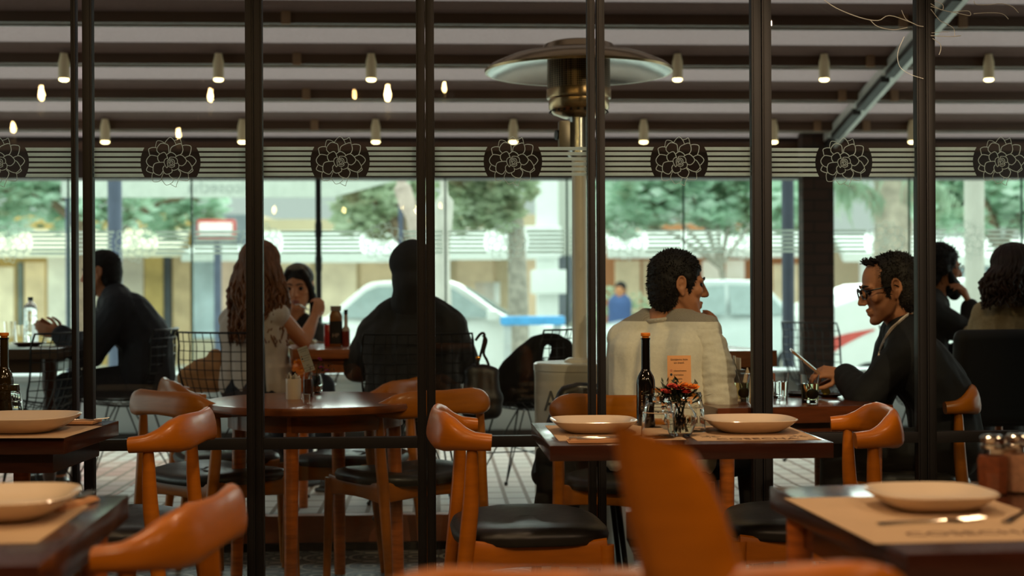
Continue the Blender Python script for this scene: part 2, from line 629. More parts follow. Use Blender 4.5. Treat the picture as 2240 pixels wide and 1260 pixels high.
FLU = [-3, 373, 744, 1122, 1486, 1846, 2190]
TRZ0, TRZ1 = 0.622, 0.661
PXM = YW / F_PX
for i in range(7):
    win = thing('window_%d' % (i + 1), None, None, ((MX[i] + MX[i + 1]) / 2, YW, 0), kind='structure')
    o = win.location
    xa, xb = MX[i] + GAPS[i], MX[i + 1] - GAPS[i + 1]
    la, lb = xa + SWR[i], xb - SWL[i + 1]
    y0, y1 = YW - 0.008, YW + 0.034
    for (a, b) in ((xa, la), (lb, xb)):
        m = MB(o)
        m.box2((a, y0, 0), (b, y1, 3.2))
        m.box2((a + 0.006, y0 - 0.004, 0.02), (b - 0.006, y0 + 0.002, 3.18))
        m.build('stile', BLACK_FRAME, win, bevel=0.002)
    for nm, z0, z1 in (('transom', TRZ0, TRZ1), ('bottom_rail', 0.0, 0.09), ('top_rail', 3.11, 3.2)):
        MB(o).box2((la, y0, z0), (lb, y1, z1)).build(nm, BLACK_FRAME, win, bevel=0.002)
    for z0, z1 in ((TRZ1 - 0.004, 3.115), (0.085, TRZ0 + 0.004)):
        MB(o).box2((la - 0.004, YW + 0.018, z0), (lb + 0.004, YW + 0.024, z1)).build('pane', PANE, win, smooth=0)
    fv = 353 if i in (2, 3, 4, 6) else 355
    c = on_y(FLU[i], fv, YW + 0.017)
    stripes_mesh(o, la + 0.001, lb - 0.001, c.x, c.z, YW + 0.0178, 11.25 * PXM, 7.3 * PXM, 64.5 * PXM).build('stripe_decal', VINYL, win, smooth=0)
    flower_mesh(o, c.x, c.z, YW + 0.0178, PXM).build('flower_decal', VINYL, win, smooth=0)

# ---------------------------------------------------------------- terrace
S('floor_terrace', MB().box2((-8, YS, -0.15), (9, 10.6, TZ)), PAVING)
S('floor_terrace_red_strip', MB().box2((-2.75, YS + 0.25, TZ - 0.05), (-1.62, 8.7, TZ + 0.004)), RED_PAVING)
S('trim_1', MB().box2((-8, YS - 0.035, 0.0), (9, YS + 0.03, TZ + 0.006)), TERRACOTTA, bevel=0.006)
S('trim_2', MB().box2((-8, YS - 0.06, -0.02), (9, YS - 0.03, 0.035)), BLACK_FRAME)
S('road', MB().box2((-40, 10.55, -0.4), (60, 70, -0.15)), ASPHALT)
m = MB()
m.box2((-8, 10.02, TZ), (9, 10.3, 0.56)).box2((-8, 9.98, 0.56), (9, 10.34, 0.60)).box2((-8, 10.0, TZ + 0.36), (9, 10.04, TZ + 0.375))
S('wall_street', m, LOWWALL, bevel=0.004)
S('trim_3', MB().box2((-8, 9.985, TZ), (9, 10.03, TZ + 0.045)), M('dark_skirting', (44, 40, 36), 0.6))

# street-side glazing: thin joints, one thick post, decals
GLASS_EDGE = M('green_glass_edge', (58, 92, 76), 0.25, var=0.1, spec=0.6)
G2 = [-130, 150, 420, 698, 975, 1241, 1496, 1757, 1990, 2236, 2490]
GX = [on_y(u, 640, YG).x for u in G2]
FL2 = [28, 300, 575, 838, 1105, 1358, 1622, 1935, 1945, 2140, 2370]
P2M = YG / F_PX
ZT2 = on_y(700, 392, YG).z + 0.02
for i in range(10):
    win = thing('window_%d' % (8 + i), None, None, ((GX[i] + GX[i + 1]) / 2, YG, 0.6), kind='structure')
    o = win.location
    MB(o).box2((GX[i] + 0.006, YG, 0.6), (GX[i + 1] - 0.006, YG + 0.01, ZT2)).build('pane', PANE2, win, smooth=0)
    if G2[i] != 698:
        MB(o).box2((GX[i] - 0.006, YG - 0.003, 0.6), (GX[i] + 0.006, YG + 0.012, ZT2)).build('glass_edge', GLASS_EDGE, win, smooth=0)
    if 7 <= i <= 7:
        fx = on_y(1938, 530, YG).x
    else:
        fx = on_y((G2[i] + G2[i + 1]) / 2 + (10 if i < 3 else 0), 530, YG).x
    cz = on_y(700, 530, YG).z
    stripes_mesh(o, GX[i] + 0.02, GX[i + 1] - 0.02, fx, cz, YG - 0.0004, 9.1 * P2M, 5.2 * P2M, 50 * P2M).build('stripe_decal', VINYL2, win, smooth=0)
    flower_mesh(o, fx, cz, YG - 0.0004, 0.80 * P2M, 1.5).build('flower_decal', VINYL2, win, smooth=0)
pm = MB()
pm.tube([(GX[3], YG - 0.03, 0.6), (GX[3], YG - 0.03, ZT2 + 0.05)], 0.021, 12)
for zz in (0.9, 1.32, 1.56):
    pm.tube([(GX[3], YG - 0.03, zz), (GX[3], YG - 0.03, zz + 0.1)], 0.025, 12)
S('column_2', pm, BLACK_FRAME)
# brick pillar
pa, pb = on_y(1757, 640, 9.85), on_y(1825, 640, 9.85)
S('pillar', MB().box2((pa.x, 9.85, TZ), (pb.x, 9.98, 2.35)), DARK_BRICK)

# ---------------------------------------------------------------- retractable fabric roof
FABRIC = translucent_mat('pale_roof_fabric', (176, 156, 157), 0.14, 60)
BEAM_SHADE = translucent_mat('shade_toned_fabric', (128, 108, 104), 0.07, 60)  # darker fabric tone that stands for the shade beside the beams
BEAM = M('brown_roof_beam', (84, 58, 41), 0.55, var=0.15, scale=5, stretch=(0.3, 4, 4))
ALU = M('pale_aluminium', (205, 205, 200), 0.4, metal=0.3)
RZ0, RK = 4.2815, 0.2090
def rz(y):
    return RZ0 - RK * y
roof = thing('ceiling_pergola', None, None, (0, 5.1, rz(5.1)), kind='structure')
o = roof.location
BY = [5.47, 6.07, 6.67, 7.27, 7.87, 8.475, 9.07, 9.67]
fm = MB(o)
ys = [5.06] + [b for b in BY] + [10.12]
prof = []
for a, b in zip(ys[:-1], ys[1:]):
    for k in range(12):
        t = k / 12
        y = a + (b - a) * t
        prof.append((y, rz(y) + 0.088 - 0.02 * math.sin(PI * t)))
prof.append((10.12, rz(10.12) + 0.088))
fm.loft([[V((-8, y, z)), V((9, y, z))] for y, z in prof], False, False, closed=False)
fm.build('roof_fabric', FABRIC, roof, smooth=30)
for b in BY:
    MB(o).box2((-8, b - 0.045, rz(b) + 0.004), (9, b + 0.03, rz(b) + 0.1)).build('roof_beam', BEAM, roof, bevel=0.004)
    MB(o).box2((-8, b + 0.028, rz(b) - 0.007), (9, b + 0.036, rz(b) + 0.006)).build('beam_profile', ALU, roof, smooth=0)
    hy = [b - 0.17, b - 0.11, b - 0.044]  # strip before each beam, shade put into its colour
    MB(o).loft([[V((-8, y, rz(y) + 0.088 - 0.02 * math.sin(PI * min(1, (y - b + 0.6) / 0.6)) - e)), V((9, y, rz(y) + 0.088 - 0.02 * math.sin(PI * min(1, (y - b + 0.6) / 0.6)) - e))] for y, e in zip(hy, (0.003, 0.012, 0.03))], False, False, closed=False).build('beam_shade_strip', BEAM_SHADE, roof, smooth=60)
zh0 = on_y(957, 391, 10.1).z
MB(o).box2((-8, 10.06, zh0), (9, 10.3, rz(10.1) + 0.1)).build('end_beam', M('dark_end_beam', (58, 38, 27), 0.5, var=0.2, scale=3), roof)
MB(o).box2((-8, 10.0, rz(10) - 0.03), (9, 10.07, rz(10) + 0.03)).build('gutter', BEAM, roof, bevel=0.01)
# sliding rail on the right and brackets
rx = on_y(1808, 318, 9.9).x
RAILD = M('dark_rail_slot', (40, 33, 30), 0.5)
def rail(x, mat, a, b, hw, dz, name):
    mb = MB(o)
    mb.loft([[V((x - hw, y, rz(y) + dz)), V((x + hw, y, rz(y) + dz)), V((x + hw, y, rz(y) + dz + 0.05)), V((x - hw, y, rz(y) + dz + 0.05))] for y in (a, b)])
    mb.build(name, mat, roof, smooth=0)
rail(rx + 0.03, ALU, 5.1, 10.05, 0.065, -0.012, 'roof_rail')
for a, b in zip([5.1] + BY, BY + [10.03]):
    rail(rx, RAILD, a + 0.1, b + 0.02, 0.028, -0.05, 'rail_slot')
lx = on_y(650, 130, 8.44).x
for b in BY:
    for xx in (rx - 0.14, rx + 0.2, lx):
        MB(o).box2((xx - 0.025, b - 0.06, rz(b) - 0.004), (xx + 0.025, b - 0.04, rz(b) + 0.072)).build('bracket', M('bracket_beige', (150, 118, 90), 0.6), roof, bevel=0.003)

# ---------------------------------------------------------------- hanging spots
SPOTW = M('cream_spot_body', (236, 216, 178), 0.5, var=0.05)
SPOTL = M('lit_lens', (255, 240, 210), 0.4, emit=((255, 226, 165), 9.0))
row1 = [(140, 'first'), (478, 's'), (812, 's'), (1145, 's'), (1482, 's'), (1803, 's'), (2163, 's')]
row2 = [230, 530, 822, 1123, 1408, 1692, 1996]
def spot(u, b, vt, label, grp, first=None):
    p = on_y(u, vt, b - 0.078)
    loc = (p.x, b - 0.078, p.z + 0.163)
    if first is not None:
        return dup(first, loc, None, label, grp)
    t = thing('ceiling_spot', label, 'ceiling spotlight', loc, group=grp)
    MB().lathe([(0.0, 0.0), (0.021, 0.0), (0.022, -0.012), (0.031, -0.05), (0.0315, -0.145), (0.027, -0.148), (0.027, -0.14), (0.0, -0.14)], seg=20).build('spot_body', SPOTW, t)
    MB().lathe([(0.0, -0.141), (0.026, -0.1415), (0.028, -0.156), (0.019, -0.163), (0.0, -0.165)], seg=20).build('spot_lens', SPOTL, t)
    return t
n1 = ['at far left above the man in dark jacket', 'in second window from left', 'in third window from left', 'behind the heater reflector', 'just right of the heater reflector', 'left of the diagonal roof rail', 'far right beyond the diagonal roof rail']
n2 = ['in second window from left, above its flower decal', 'in second window, beside its right frame', 'in third window, above its flower decal', 'in fourth window, above its flower decal', 'in fifth window, left of its flower decal', 'in sixth window, beside its left frame', 'in sixth window, beside its right frame']
s0 = None
for (u, _), n in zip(row1, n1):
    q = spot(u, BY[5], 178, 'cream cylinder spotlight of the upper row, ' + n, 'upper row of ceiling spots', s0)
    s0 = s0 or q
for u, n in zip(row2, n2):
    spot(u, BY[7], 314, 'cream cylinder spotlight of the lower row, ' + n, 'lower row of ceiling spots', s0)
for u in (140, 478, 812, 1482, 1803, 2163):
    p = on_y(u, 190, BY[5])
    lamp('SPOT', 'spot_light', (p.x, BY[5], p.z - 0.02), 22, (1, 0.72, 0.42), spot_size=math.radians(75), spot_blend=0.6, shadow_soft_size=0.03)

# ---------------------------------------------------------------- pendant lamps over the indoor tables
GLASSP = pane_mat('amber_clear_glass', (0.95, 0.88, 0.80), 0.16)
BULB = M('lit_bulb', (255, 220, 170), 0.4, emit=((255, 216, 150), 240.0))
CORD = M('black_cord', (20, 18, 16), 0.5)
def pendant(u, v, zv, rad, label, first=None):
    q = at(u, v, zv)
    loc = V((q.x, 2 * (YW + 0.018) - q.y, q.z))
    if first is not None:
        return dup(first, loc, None, label, 'pendant lamps over the indoor tables', rad / 0.2)
    t = thing('pendant_lamp', label, 'pendant lamp', loc, group='pendant lamps over the indoor tables')
    pr = []
    for k in range(13):
        a = PI * 0.5 * k / 12
        pr.append((0.2 * math.sin(a) + 0.002, 0.02 + 0.15 * math.cos(a)))
    pr += [(0.198, -0.06), (0.185, -0.15)]
    mb = MB()
    mb.capend = False
    mb.lathe(pr, seg=40)
    mb.build('glass_shade', GLASSP, t)
    MB().lathe([(0, 0.055), (0.012, 0.05), (0.014, 0.03), (0.022, 0.0), (0.018, -0.025), (0.006, -0.04), (0, -0.042)], seg=16).build('bulb', BULB, t)
    MB().lathe([(0, 0.2), (0.018, 0.2), (0.022, 0.16), (0.02, 0.055), (0, 0.055)], seg=16).build('lamp_holder', CORD, t)
    MB().tube([(0, 0, 0.2), (0, 0, 0.75)], 0.004, 8).lathe([(0, 0.19), (0.03, 0.20), (0.012, 0.42), (0, 0.43)], seg=16).build('cord', CORD, t)
    return t
pd = None
for (u, v, zv, r, n) in ((848, 206, 7.2, 0.19, 'widest dome'), (972, 192, 7.4, 0.12, 'narrow dome beside the widest one'), (775, 208, 7.6, 0.12, 'dome at the left of the widest one'), (460, 210, 7.2, 0.15, 'dome mirrored above the second window flower'),
                         (390, 293, 8.6, 0.14, 'lower dome mirrored over the second window flower'), (90, 206, 7.2, 0.17, 'dome mirrored in the first window'), (28, 280, 8.6, 0.15, 'lower dome mirrored in the first window')):
    q = pendant(u, v, zv, r, 'clear glass pendant lamp mirrored in the window, ' + n, pd)
    if pd is None:
        pd = q
        pd.scale = (r / 0.2,) * 3
# ---------------------------------------------------------------- wood furniture
def wood(name, rgb, rough=0.35, coat=0.4, var=0.28):
    return M(name, rgb, rough, var=var, scale=7, coat=coat, stretch=(1.2, 1.2, 9), spec=0.35)
CHAIRW = wood('orange_lacquered_wood', (176, 98, 12), 0.34, 0.12, 0.10)
CHAIRW2 = wood('brown_lacquered_wood', (166, 98, 22), 0.34, 0.12, 0.12)
TABLEW = wood('reddish_brown_table_wood', (66, 32, 20), 0.25, 0.6, 0.25)
ROUNDW = wood('orange_brown_round_table_wood', (140, 74, 36), 0.3, 0.3, 0.25)
TABLEL = wood('orange_table_leg_wood', (196, 104, 40), 0.35, 0.4)
LEATHER = M('black_leather', (30, 27, 25), 0.38, var=0.15, scale=30, bump=0.15, spec=0.5)

def elbow_chair(label, woodm=CHAIRW):
    t = thing('elbow_chair', label, 'chair', group=None)
    half = [(0.0, -0.262, 0.746), (0.08, -0.258, 0.745), (0.145, -0.247, 0.741), (0.195, -0.228, 0.735), (0.228, -0.200, 0.727), (0.245, -0.164, 0.720), (0.250, -0.117, 0.716)]
    hs = [(0.014, 0.046, 0.22), (0.015, 0.049, 0.22), (0.020, 0.053, 0.2), (0.027, 0.048, 0.12), (0.030, 0.034, 0.05), (0.028, 0.025, 0), (0.027, 0.0225, 0)]
    pts = [V((-x, y, z)) for x, y, z in reversed(half[1:])] + [V(h) for h in half]
    hsm = list(reversed(hs[1:])) + hs
    pts2 = catmull(pts, 4)
    sec = []
    n = len(pts) - 1
    for i in range(len(pts2)):
        f = i / (len(pts2) - 1) * n
        k = min(int(f), n - 1)
        u = f - k
        a, b = hsm[k], hsm[k + 1]
        sg = 1
        sec.append(tuple(a[j] + (b[j] - a[j]) * u for j in range(2)) + ((a[2] + (b[2] - a[2]) * u) * sg,))
    MB().sweep(pts2, sec, 18).build('back_rail', woodm, t, smooth=60)
    for sx in (-1, 1):
        rear = catmull([(sx * 0.238, -0.168, 0.71), (sx * 0.237, -0.172, 0.56), (sx * 0.232, -0.185, 0.42), (sx * 0.232, -0.21, 0.2), (sx * 0.235, -0.232, 0.0)], 4)
        rr = [0.0125 + 0.0105 * math.sin(PI * min(1, (i / (len(rear) - 1)) * 1.05) ** 0.8) for i in range(len(rear))]
        MB().tube(rear, rr, 14).build('leg', woodm, t)
        fr = catmull([(sx * 0.235, 0.20, 0.43), (sx * 0.24, 0.205, 0.3), (sx * 0.245, 0.215, 0.0)], 4)
        MB().tube(fr, [0.021 - 0.006 * i / (len(fr) - 1) for i in range(len(fr))], 14).build('leg', woodm, t)
    ap = MB()
    for y0, y1, x0, x1 in ((0.195, 0.195, -0.225, 0.225), (-0.175, -0.175, -0.215, 0.215)):
        P = [V((x0 + (x1 - x0) * k / 8, y0, 0.405 - 0.014 * (abs(k - 4) / 4) ** 2 * 0)) for k in range(9)]
        ap.sweep(P, [(0.011, 0.028 + 0.012 * (abs(k - 4) / 4) ** 2, 0) for k in range(9)], 12)
    for sx in (-1, 1):
        P = [V((sx * (0.228 + 0.006 * k / 8), -0.17 + 0.37 * k / 8, 0.405)) for k in range(9)]
        ap.sweep(P, [(0.011, 0.030 + 0.014 * (abs(k - 4) / 4) ** 2, 0) for k in range(9)], 12)
    ap.build('seat_frame', woodm, t)
    vs = []
    rings = []
    for (s, z) in ((0.90, 0.428), (0.985, 0.432), (1.0, 0.446), (0.97, 0.462), (0.85, 0.470), (0.55, 0.468), (0.2, 0.462)):
        ring = []
        for k in range(40):
            a = 2 * PI * k / 40
            ex = math.copysign(abs(math.cos(a)) ** 0.6, math.cos(a)) * (0.262 if math.sin(a) > -0.2 else 0.25)
            ey = math.copysign(abs(math.sin(a)) ** 0.6, math.sin(a)) * 0.222
            sag = 0.014 * (ex / 0.26) ** 2 * (1 if z > 0.44 else 0.4)
            ring.append(V((ex * s, 0.01 + ey * s, z + sag - 0.006)))
        rings.append(ring)
    MB().loft(rings).build('seat', LEATHER, t, smooth=70)
    return t

CH_BACK = -0.262
def put_chair(c, u, v_or_none, z, dirdeg, label, group, base=0.0, scale=1.0, new=False):
    """the middle of the back rail stands at pixel column u and depth z; dirdeg = heading of the seat front"""
    p = at(u, 640, z)
    a = math.radians(dirdeg)
    d = V((math.cos(a), math.sin(a), 0))
    root = V((p.x, p.y, 0)) - d * (CH_BACK * scale)
    root.z = base
    if new:
        r = c
        r.location, r.rotation_euler = root, (0, 0, a - PI / 2)
        r['label'], r['group'] = label, group
        r.scale = (scale,) * 3
    else:
        r = dup(c, root, a - PI / 2, label, group, scale)
    return r

GIN = 'elbow chairs at the indoor tables'
GRO = 'elbow chairs round the terrace table'
ch = elbow_chair('x')
put_chair(ch, 441, 0, 4.36, 175, 'orange elbow chair turned to the plate and bottle table on the left', GIN, new=True, scale=1.02)
put_chair(ch, 946, 0, 4.24, 3, 'orange elbow chair pushed in at the left of the two-plate table', GIN, scale=1.04)
put_chair(ch, 1950, 0, 4.32, 172, 'orange elbow chair at the right end of the two-plate table', GIN, scale=1.03)
put_chair(ch, 480, 0, 2.66, 172, 'blurred orange elbow chair beside the nearest table on the left', GIN)
put_chair(ch, 346, 0, 5.48, 46, 'elbow chair beyond the glass, near left of the round table', GRO)
put_chair(ch, 356, 0, 6.22, 18, 'elbow chair beyond the glass, far left of the round table', GRO)
put_chair(ch, 972, 0, 5.46, 125, 'elbow chair beyond the glass, near right of the round table', GRO)
put_chair(ch, 896, 0, 6.15, 160, 'elbow chair beyond the glass, far right of the round table', GRO)
put_chair(ch, 1330, 0, 5.16, 62, 'elbow chair that carries the man in the pale sweater', 'elbow chairs of the two talking men')
put_chair(ch, 2120, 0, 5.50, 172, 'elbow chair that carries the man with eyeglasses', 'elbow chairs of the two talking men', 0, 1.02)

# the nearest chair: low arms and a tall curved back board
def board_chair():
    p = at(1412, 640, 1.62)
    t = thing('armchair', 'very close, strongly blurred orange armchair with tall curved back board', 'chair', (p.x, p.y, 0))
    half = [(0.0, -0.03, 0.838), (0.14, -0.028, 0.838), (0.25, -0.015, 0.838), (0.292, 0.05, 0.80), (0.29, 0.16, 0.72), (0.285, 0.26, 0.66)]
    pts = catmull([V((-x, y, z)) for x, y, z in reversed(half[1:])] + [V(h) for h in half], 4)
    MB().sweep(pts, [(0.026, 0.022, 0)] * len(pts), 16).build('arm_rail', CHAIRW, t, smooth=60)
    rings = []
    for k in range(15):
        f = k / 14
        z = 0.46 + 0.55 * f
        dx = 0.062 - 0.05 * max(0, f - 0.62) / 0.38 - 0.012 * max(0, f - 0.62) ** 2 / 0.14
        wd = 0.067 + 0.003 * math.sin(PI * f)
        if f > 0.9:
            wd *= 1 - 2.2 * (f - 0.9) ** 1.2
        y = -0.02 - 0.08 * f ** 2
        tw = 0.32
        ring = []
        for j in range(16):
            a = 2 * PI * j / 16
            xx = math.copysign(abs(math.cos(a)) ** 0.5, math.cos(a)) * wd
            yy = math.copysign(abs(math.sin(a)) ** 0.6, math.sin(a)) * 0.022 - 0.012 * (xx / wd) ** 2 + 0.06 * max(0, xx / wd - 0.2)
            xr, yr = xx * math.cos(tw) - yy * math.sin(tw), xx * math.sin(tw) + yy * math.cos(tw)
            ring.append(V((dx + xr, y + yr, z + 0.026 * (-xx / wd) * max(0, f - 0.8) * 4)))
        rings.append(ring)
    MB().loft(rings).build('back_board', CHAIRW, t, smooth=60)
    for sx in (-1, 1):
        MB().tube([(sx * 0.27, 0.04, 0.79), (sx * 0.25, 0.03, 0.45), (sx * 0.255, -0.02, 0)], [0.016, 0.021, 0.015], 12).build('leg', CHAIRW, t)
        MB().tube([(sx * 0.275, 0.26, 0.65), (sx * 0.255, 0.42, 0.45), (sx * 0.26, 0.44, 0)], [0.014, 0.02, 0.015], 12).build('leg', CHAIRW, t)
    MB().box((0, 0.22, 0.455), (0.5, 0.46, 0.05)).build('seat', LEATHER, t, bevel=0.02, seg=3)
board_chair()

# ---------------------------------------------------------------- tables
def rect_table(name, label, nl, nr, fl, h=0.75, th=0.042, legmat=TABLEL, topm=TABLEW, leg='square', inset=0.05, depth=None, cat='table', base=0.0, group=None, wide=None):
    a, b, c = (on_z(p[0], p[1], h + base) for p in (nl, nr, fl))
    ex = (b - a)
    ex.z = 0
    wd = wide or ex.length
    ex.normalize()
    ey = V((-ex.y, ex.x, 0))
    dp = depth or (c - a).dot(ey)
    ang = math.atan2(ex.y, ex.x)
    org = V((a.x, a.y, base))
    t = thing(name, label, cat, org, ang, group)
    MB().box2((0, 0, h - th), (wd, dp, h)).build('table_top', topm, t, bevel=0.004)
    if leg != 'pedestal':
        MB().box2((inset, inset, h - th - 0.07), (wd - inset, dp - inset, h - th)).build('apron', topm, t)
    if leg == 'pedestal':
        MB().lathe([(0, 0), (0.22, 0), (0.22, 0.012), (0.05, 0.03), (0.036, 0.05), (0.036, h - th - 0.03), (0.12, h - th - 0.01), (0.12, h - th), (0, h - th)], (wd * 0.55, dp / 2, 0), 32).build('pedestal', BLACK_FRAME, t)
    for x in (inset, wd - inset) if leg != 'pedestal' else ():
        for y in (inset, dp - inset):
            if leg == 'square':
                mb = MB().tube([(x, y, h - th), (x, y, 0)], [0.028, 0.022], 14)
            else:
                mb = MB().lathe([(0.0, 0), (0.026, 0.0), (0.034, 0.04), (0.024, 0.09), (0.03, 0.12), (0.036, 0.2), (0.026, 0.26), (0.03, 0.29), (0.022, 0.33), (0.034, 0.45), (0.024, 0.52), (0.034, 0.56), (0.036, h - th), (0, h - th)], (x, y, 0), 16)
            mb.build('leg', legmat, t)
    return t, org, ang, ex, ey, wd, dp

def loc_on(tab, x, y, z):
    _, org, ang, ex, ey, wd, dp = tab
    return org + ex * x + ey * y + V((0, 0, z))

def side_by_corner(name, label, far_r, near_r, wd, th, leg='square', **k):
    """table known by its right edge; extends to the left"""
    c, b = on_z(far_r[0], far_r[1], 0.75), on_z(near_r[0], near_r[1], 0.75)
    ey = c - b
    ey.z = 0
    dp = ey.length
    ey.normalize()
    ex = V((ey.y, -ey.x, 0))
    a = b - ex * wd
    t = thing(name, label, 'table', (a.x, a.y, 0), math.atan2(ex.y, ex.x))
    MB().box2((0, 0, 0.75 - th), (wd, dp, 0.75)).build('table_top', TABLEW, t, bevel=0.004)
    MB().box2((0.05, 0.05, 0.75 - th - 0.06), (wd - 0.05, dp - 0.05, 0.75 - th)).build('apron', TABLEW, t)
    for x in (0.3, wd - 0.3) if k.get('legs_in') else (0.06, wd - 0.06):
        for y in (0.06, dp - 0.06):
            MB().tube([(x, y, 0.75 - th), (x, y, 0)], [0.028, 0.022], 14).build('leg', TABLEL, t)
    return t, V((a.x, a.y, 0)), math.atan2(ex.y, ex.x), ex, ey, wd, dp

T_MID = rect_table('dining_table', 'dark red-brown table set with two plates and a corked bottle', (1203, 975), (1824, 968), (1153, 925), th=0.043, leg='pedestal')
T_LFT = side_by_corner('dining_table', 'dark table at the left edge with upturned tumbler and bottle', (260, 920), (140, 957), 0.8, 0.05, legs_in=True)
T_NLF = side_by_corner('dining_table', 'blurred nearest table at bottom left with one white plate', (282, 1082), (84, 1237), 0.8, 0.05)
T_NRT = rect_table('dining_table', 'blurred table at bottom right with plate and two spice jars', (1986, 1212), (2500, 1200), (1736, 1063), th=0.048, wide=0.8)

# round table on the tiled strip
c = at(690, 640, 5.58)
T_RND = thing('round_table', 'round red-brown table between four elbow chairs beyond the glass', 'table', (c.x, c.y, 0))
MB().lathe([(0, 0.715), (0.42, 0.715), (0.437, 0.722), (0.44, 0.735), (0.436, 0.748), (0.42, 0.75), (0, 0.75)], seg=64).build('table_top', ROUNDW, T_RND, smooth=50)
MB().lathe([(0, 0.65), (0.34, 0.65), (0.34, 0.716), (0, 0.716)], seg=48).build('apron', ROUNDW, T_RND)
for k in range(4):
    a = math.radians(-102 + 90 * k)
    MB().tube([(0.31 * math.cos(a), 0.31 * math.sin(a), 0.715), (0.33 * math.cos(a), 0.33 * math.sin(a), 0)], [0.030, 0.023], 14).build('leg', TABLEL, T_RND)

# the men's table
T_MEN = rect_table('dining_table', 'dark table between the two talking men, with tea glasses', (1570, 893), (1885, 887), (1560, 868), th=0.06, legmat=TABLEL, depth=0.62, wide=0.665, topm=wood('mens_table_wood', (110, 54, 28), 0.25, 0.5))
# the women's table on the raised terrace
T_WOM = rect_table('dining_table', 'orange-brown table with sauce bottles between the women', (640, 765), (795, 763), (650, 745), h=0.75, th=0.045, topm=wood('warm_brown_table_wood', (150, 82, 40)), base=TZ, wide=0.5, depth=0.7)
# left man's table
T_MAN = rect_table('dining_table', 'dark turned-leg table in front of the man at far left', (-120, 765), (125, 763), (-120, 745), th=0.05, topm=M('grey_brown_table', (92, 74, 60), 0.35, coat=0.3), legmat=M('dark_turned_wood', (58, 32, 20), 0.35, coat=0.3), leg='turned', base=TZ, depth=0.7)
# table far behind the sweater man
T_FAR = rect_table('dining_table', 'brown table standing behind the man in the pale sweater', (1560, 768), (1700, 766), (1560, 750), th=0.075, topm=wood('mid_brown_table_wood', (112, 66, 38)), base=TZ, depth=0.7)
# ---------------------------------------------------------------- tableware
CERAMIC = M('cream_glazed_ceramic', (226, 205, 178), 0.16, var=0.03, coat=0.5, spec=0.6)
PAPER = M('kraft_placemat_paper', (196, 164, 128), 0.8, var=0.05)
PRINT = M('brown_print', (74, 36, 20), 0.8)
PRINTG = M('grey_print', (110, 96, 80), 0.8)
STEEL = M('polished_steel', (205, 200, 190), 0.18, metal=1.0, var=0.03)
NAPKIN = M('orange_brown_napkin', (206, 152, 104), 0.8, var=0.05)
GLASS = glass_mat('clear_glass')
TUMBLER = glass_mat('clear_thin_glass', (1, 1, 1), 0.0, 1.28)
WATERT = pane_mat('clear_water', (0.93, 0.95, 0.92), 0.03)
WATER = glass_mat('water', (0.97, 0.98, 0.96), 0, 1.33)
SMOKE_GLASS = M('near_black_bottle_glass', (16, 14, 11), 0.08, var=0.1, coat=0.6, spec=0.7)
AMBER_GLASS = M('dark_olive_bottle_glass', (44, 34, 10), 0.08, var=0.2, coat=0.6, spec=0.7)
CORKO = M('orange_stopper', (222, 128, 28), 0.5, var=0.1)

def sq_ring(a, z, n=44, e=3.4, b=None):
    b = b or a
    out = []
    for k in range(n):
        t = 2 * PI * k / n
        out.append(V((a * math.copysign(abs(math.cos(t)) ** (2 / e), math.cos(t)), b * math.copysign(abs(math.sin(t)) ** (2 / e), math.sin(t)), z)))
    return out
def plate(label, loc, rz, size=0.128, first=None, e=3.2):
    if first is not None:
        return dup(first, loc, rz, label, 'cream dinner plates', size / 0.128)
    t = thing('dinner_plate', label, 'plate', loc, rz, 'cream dinner plates')
    pr = [(0.0, 0.006), (0.060, 0.006), (0.085, 0.010), (0.105, 0.021), (0.1265, 0.0345), (0.128, 0.0365), (0.1265, 0.038), (0.122, 0.037)]
    under = [(0.105, 0.0165), (0.085, 0.004), (0.072, 0.002), (0.072, 0.0), (0.064, 0.0), (0.06, 0.003), (0.0, 0.003)]
    rings = [sq_ring(max(r, 0.002), z, e=2 + (e - 2) * min(1, r / 0.1)) for r, z in list(reversed(under)) ]
    rings += [sq_ring(0.126, 0.0335, e=e), sq_ring(0.128, 0.0365, e=e), sq_ring(0.1265, 0.0382, e=e)]
    rings += [sq_ring(max(r, 0.002), z, e=2 + (e - 2) * min(1, r / 0.1)) for r, z in ((0.122, 0.036), (0.103, 0.024), (0.084, 0.0145), (0.06, 0.011), (0.0, 0.0105))]
    MB().loft(rings).build('plate_body', CERAMIC, t, smooth=60)
    return t

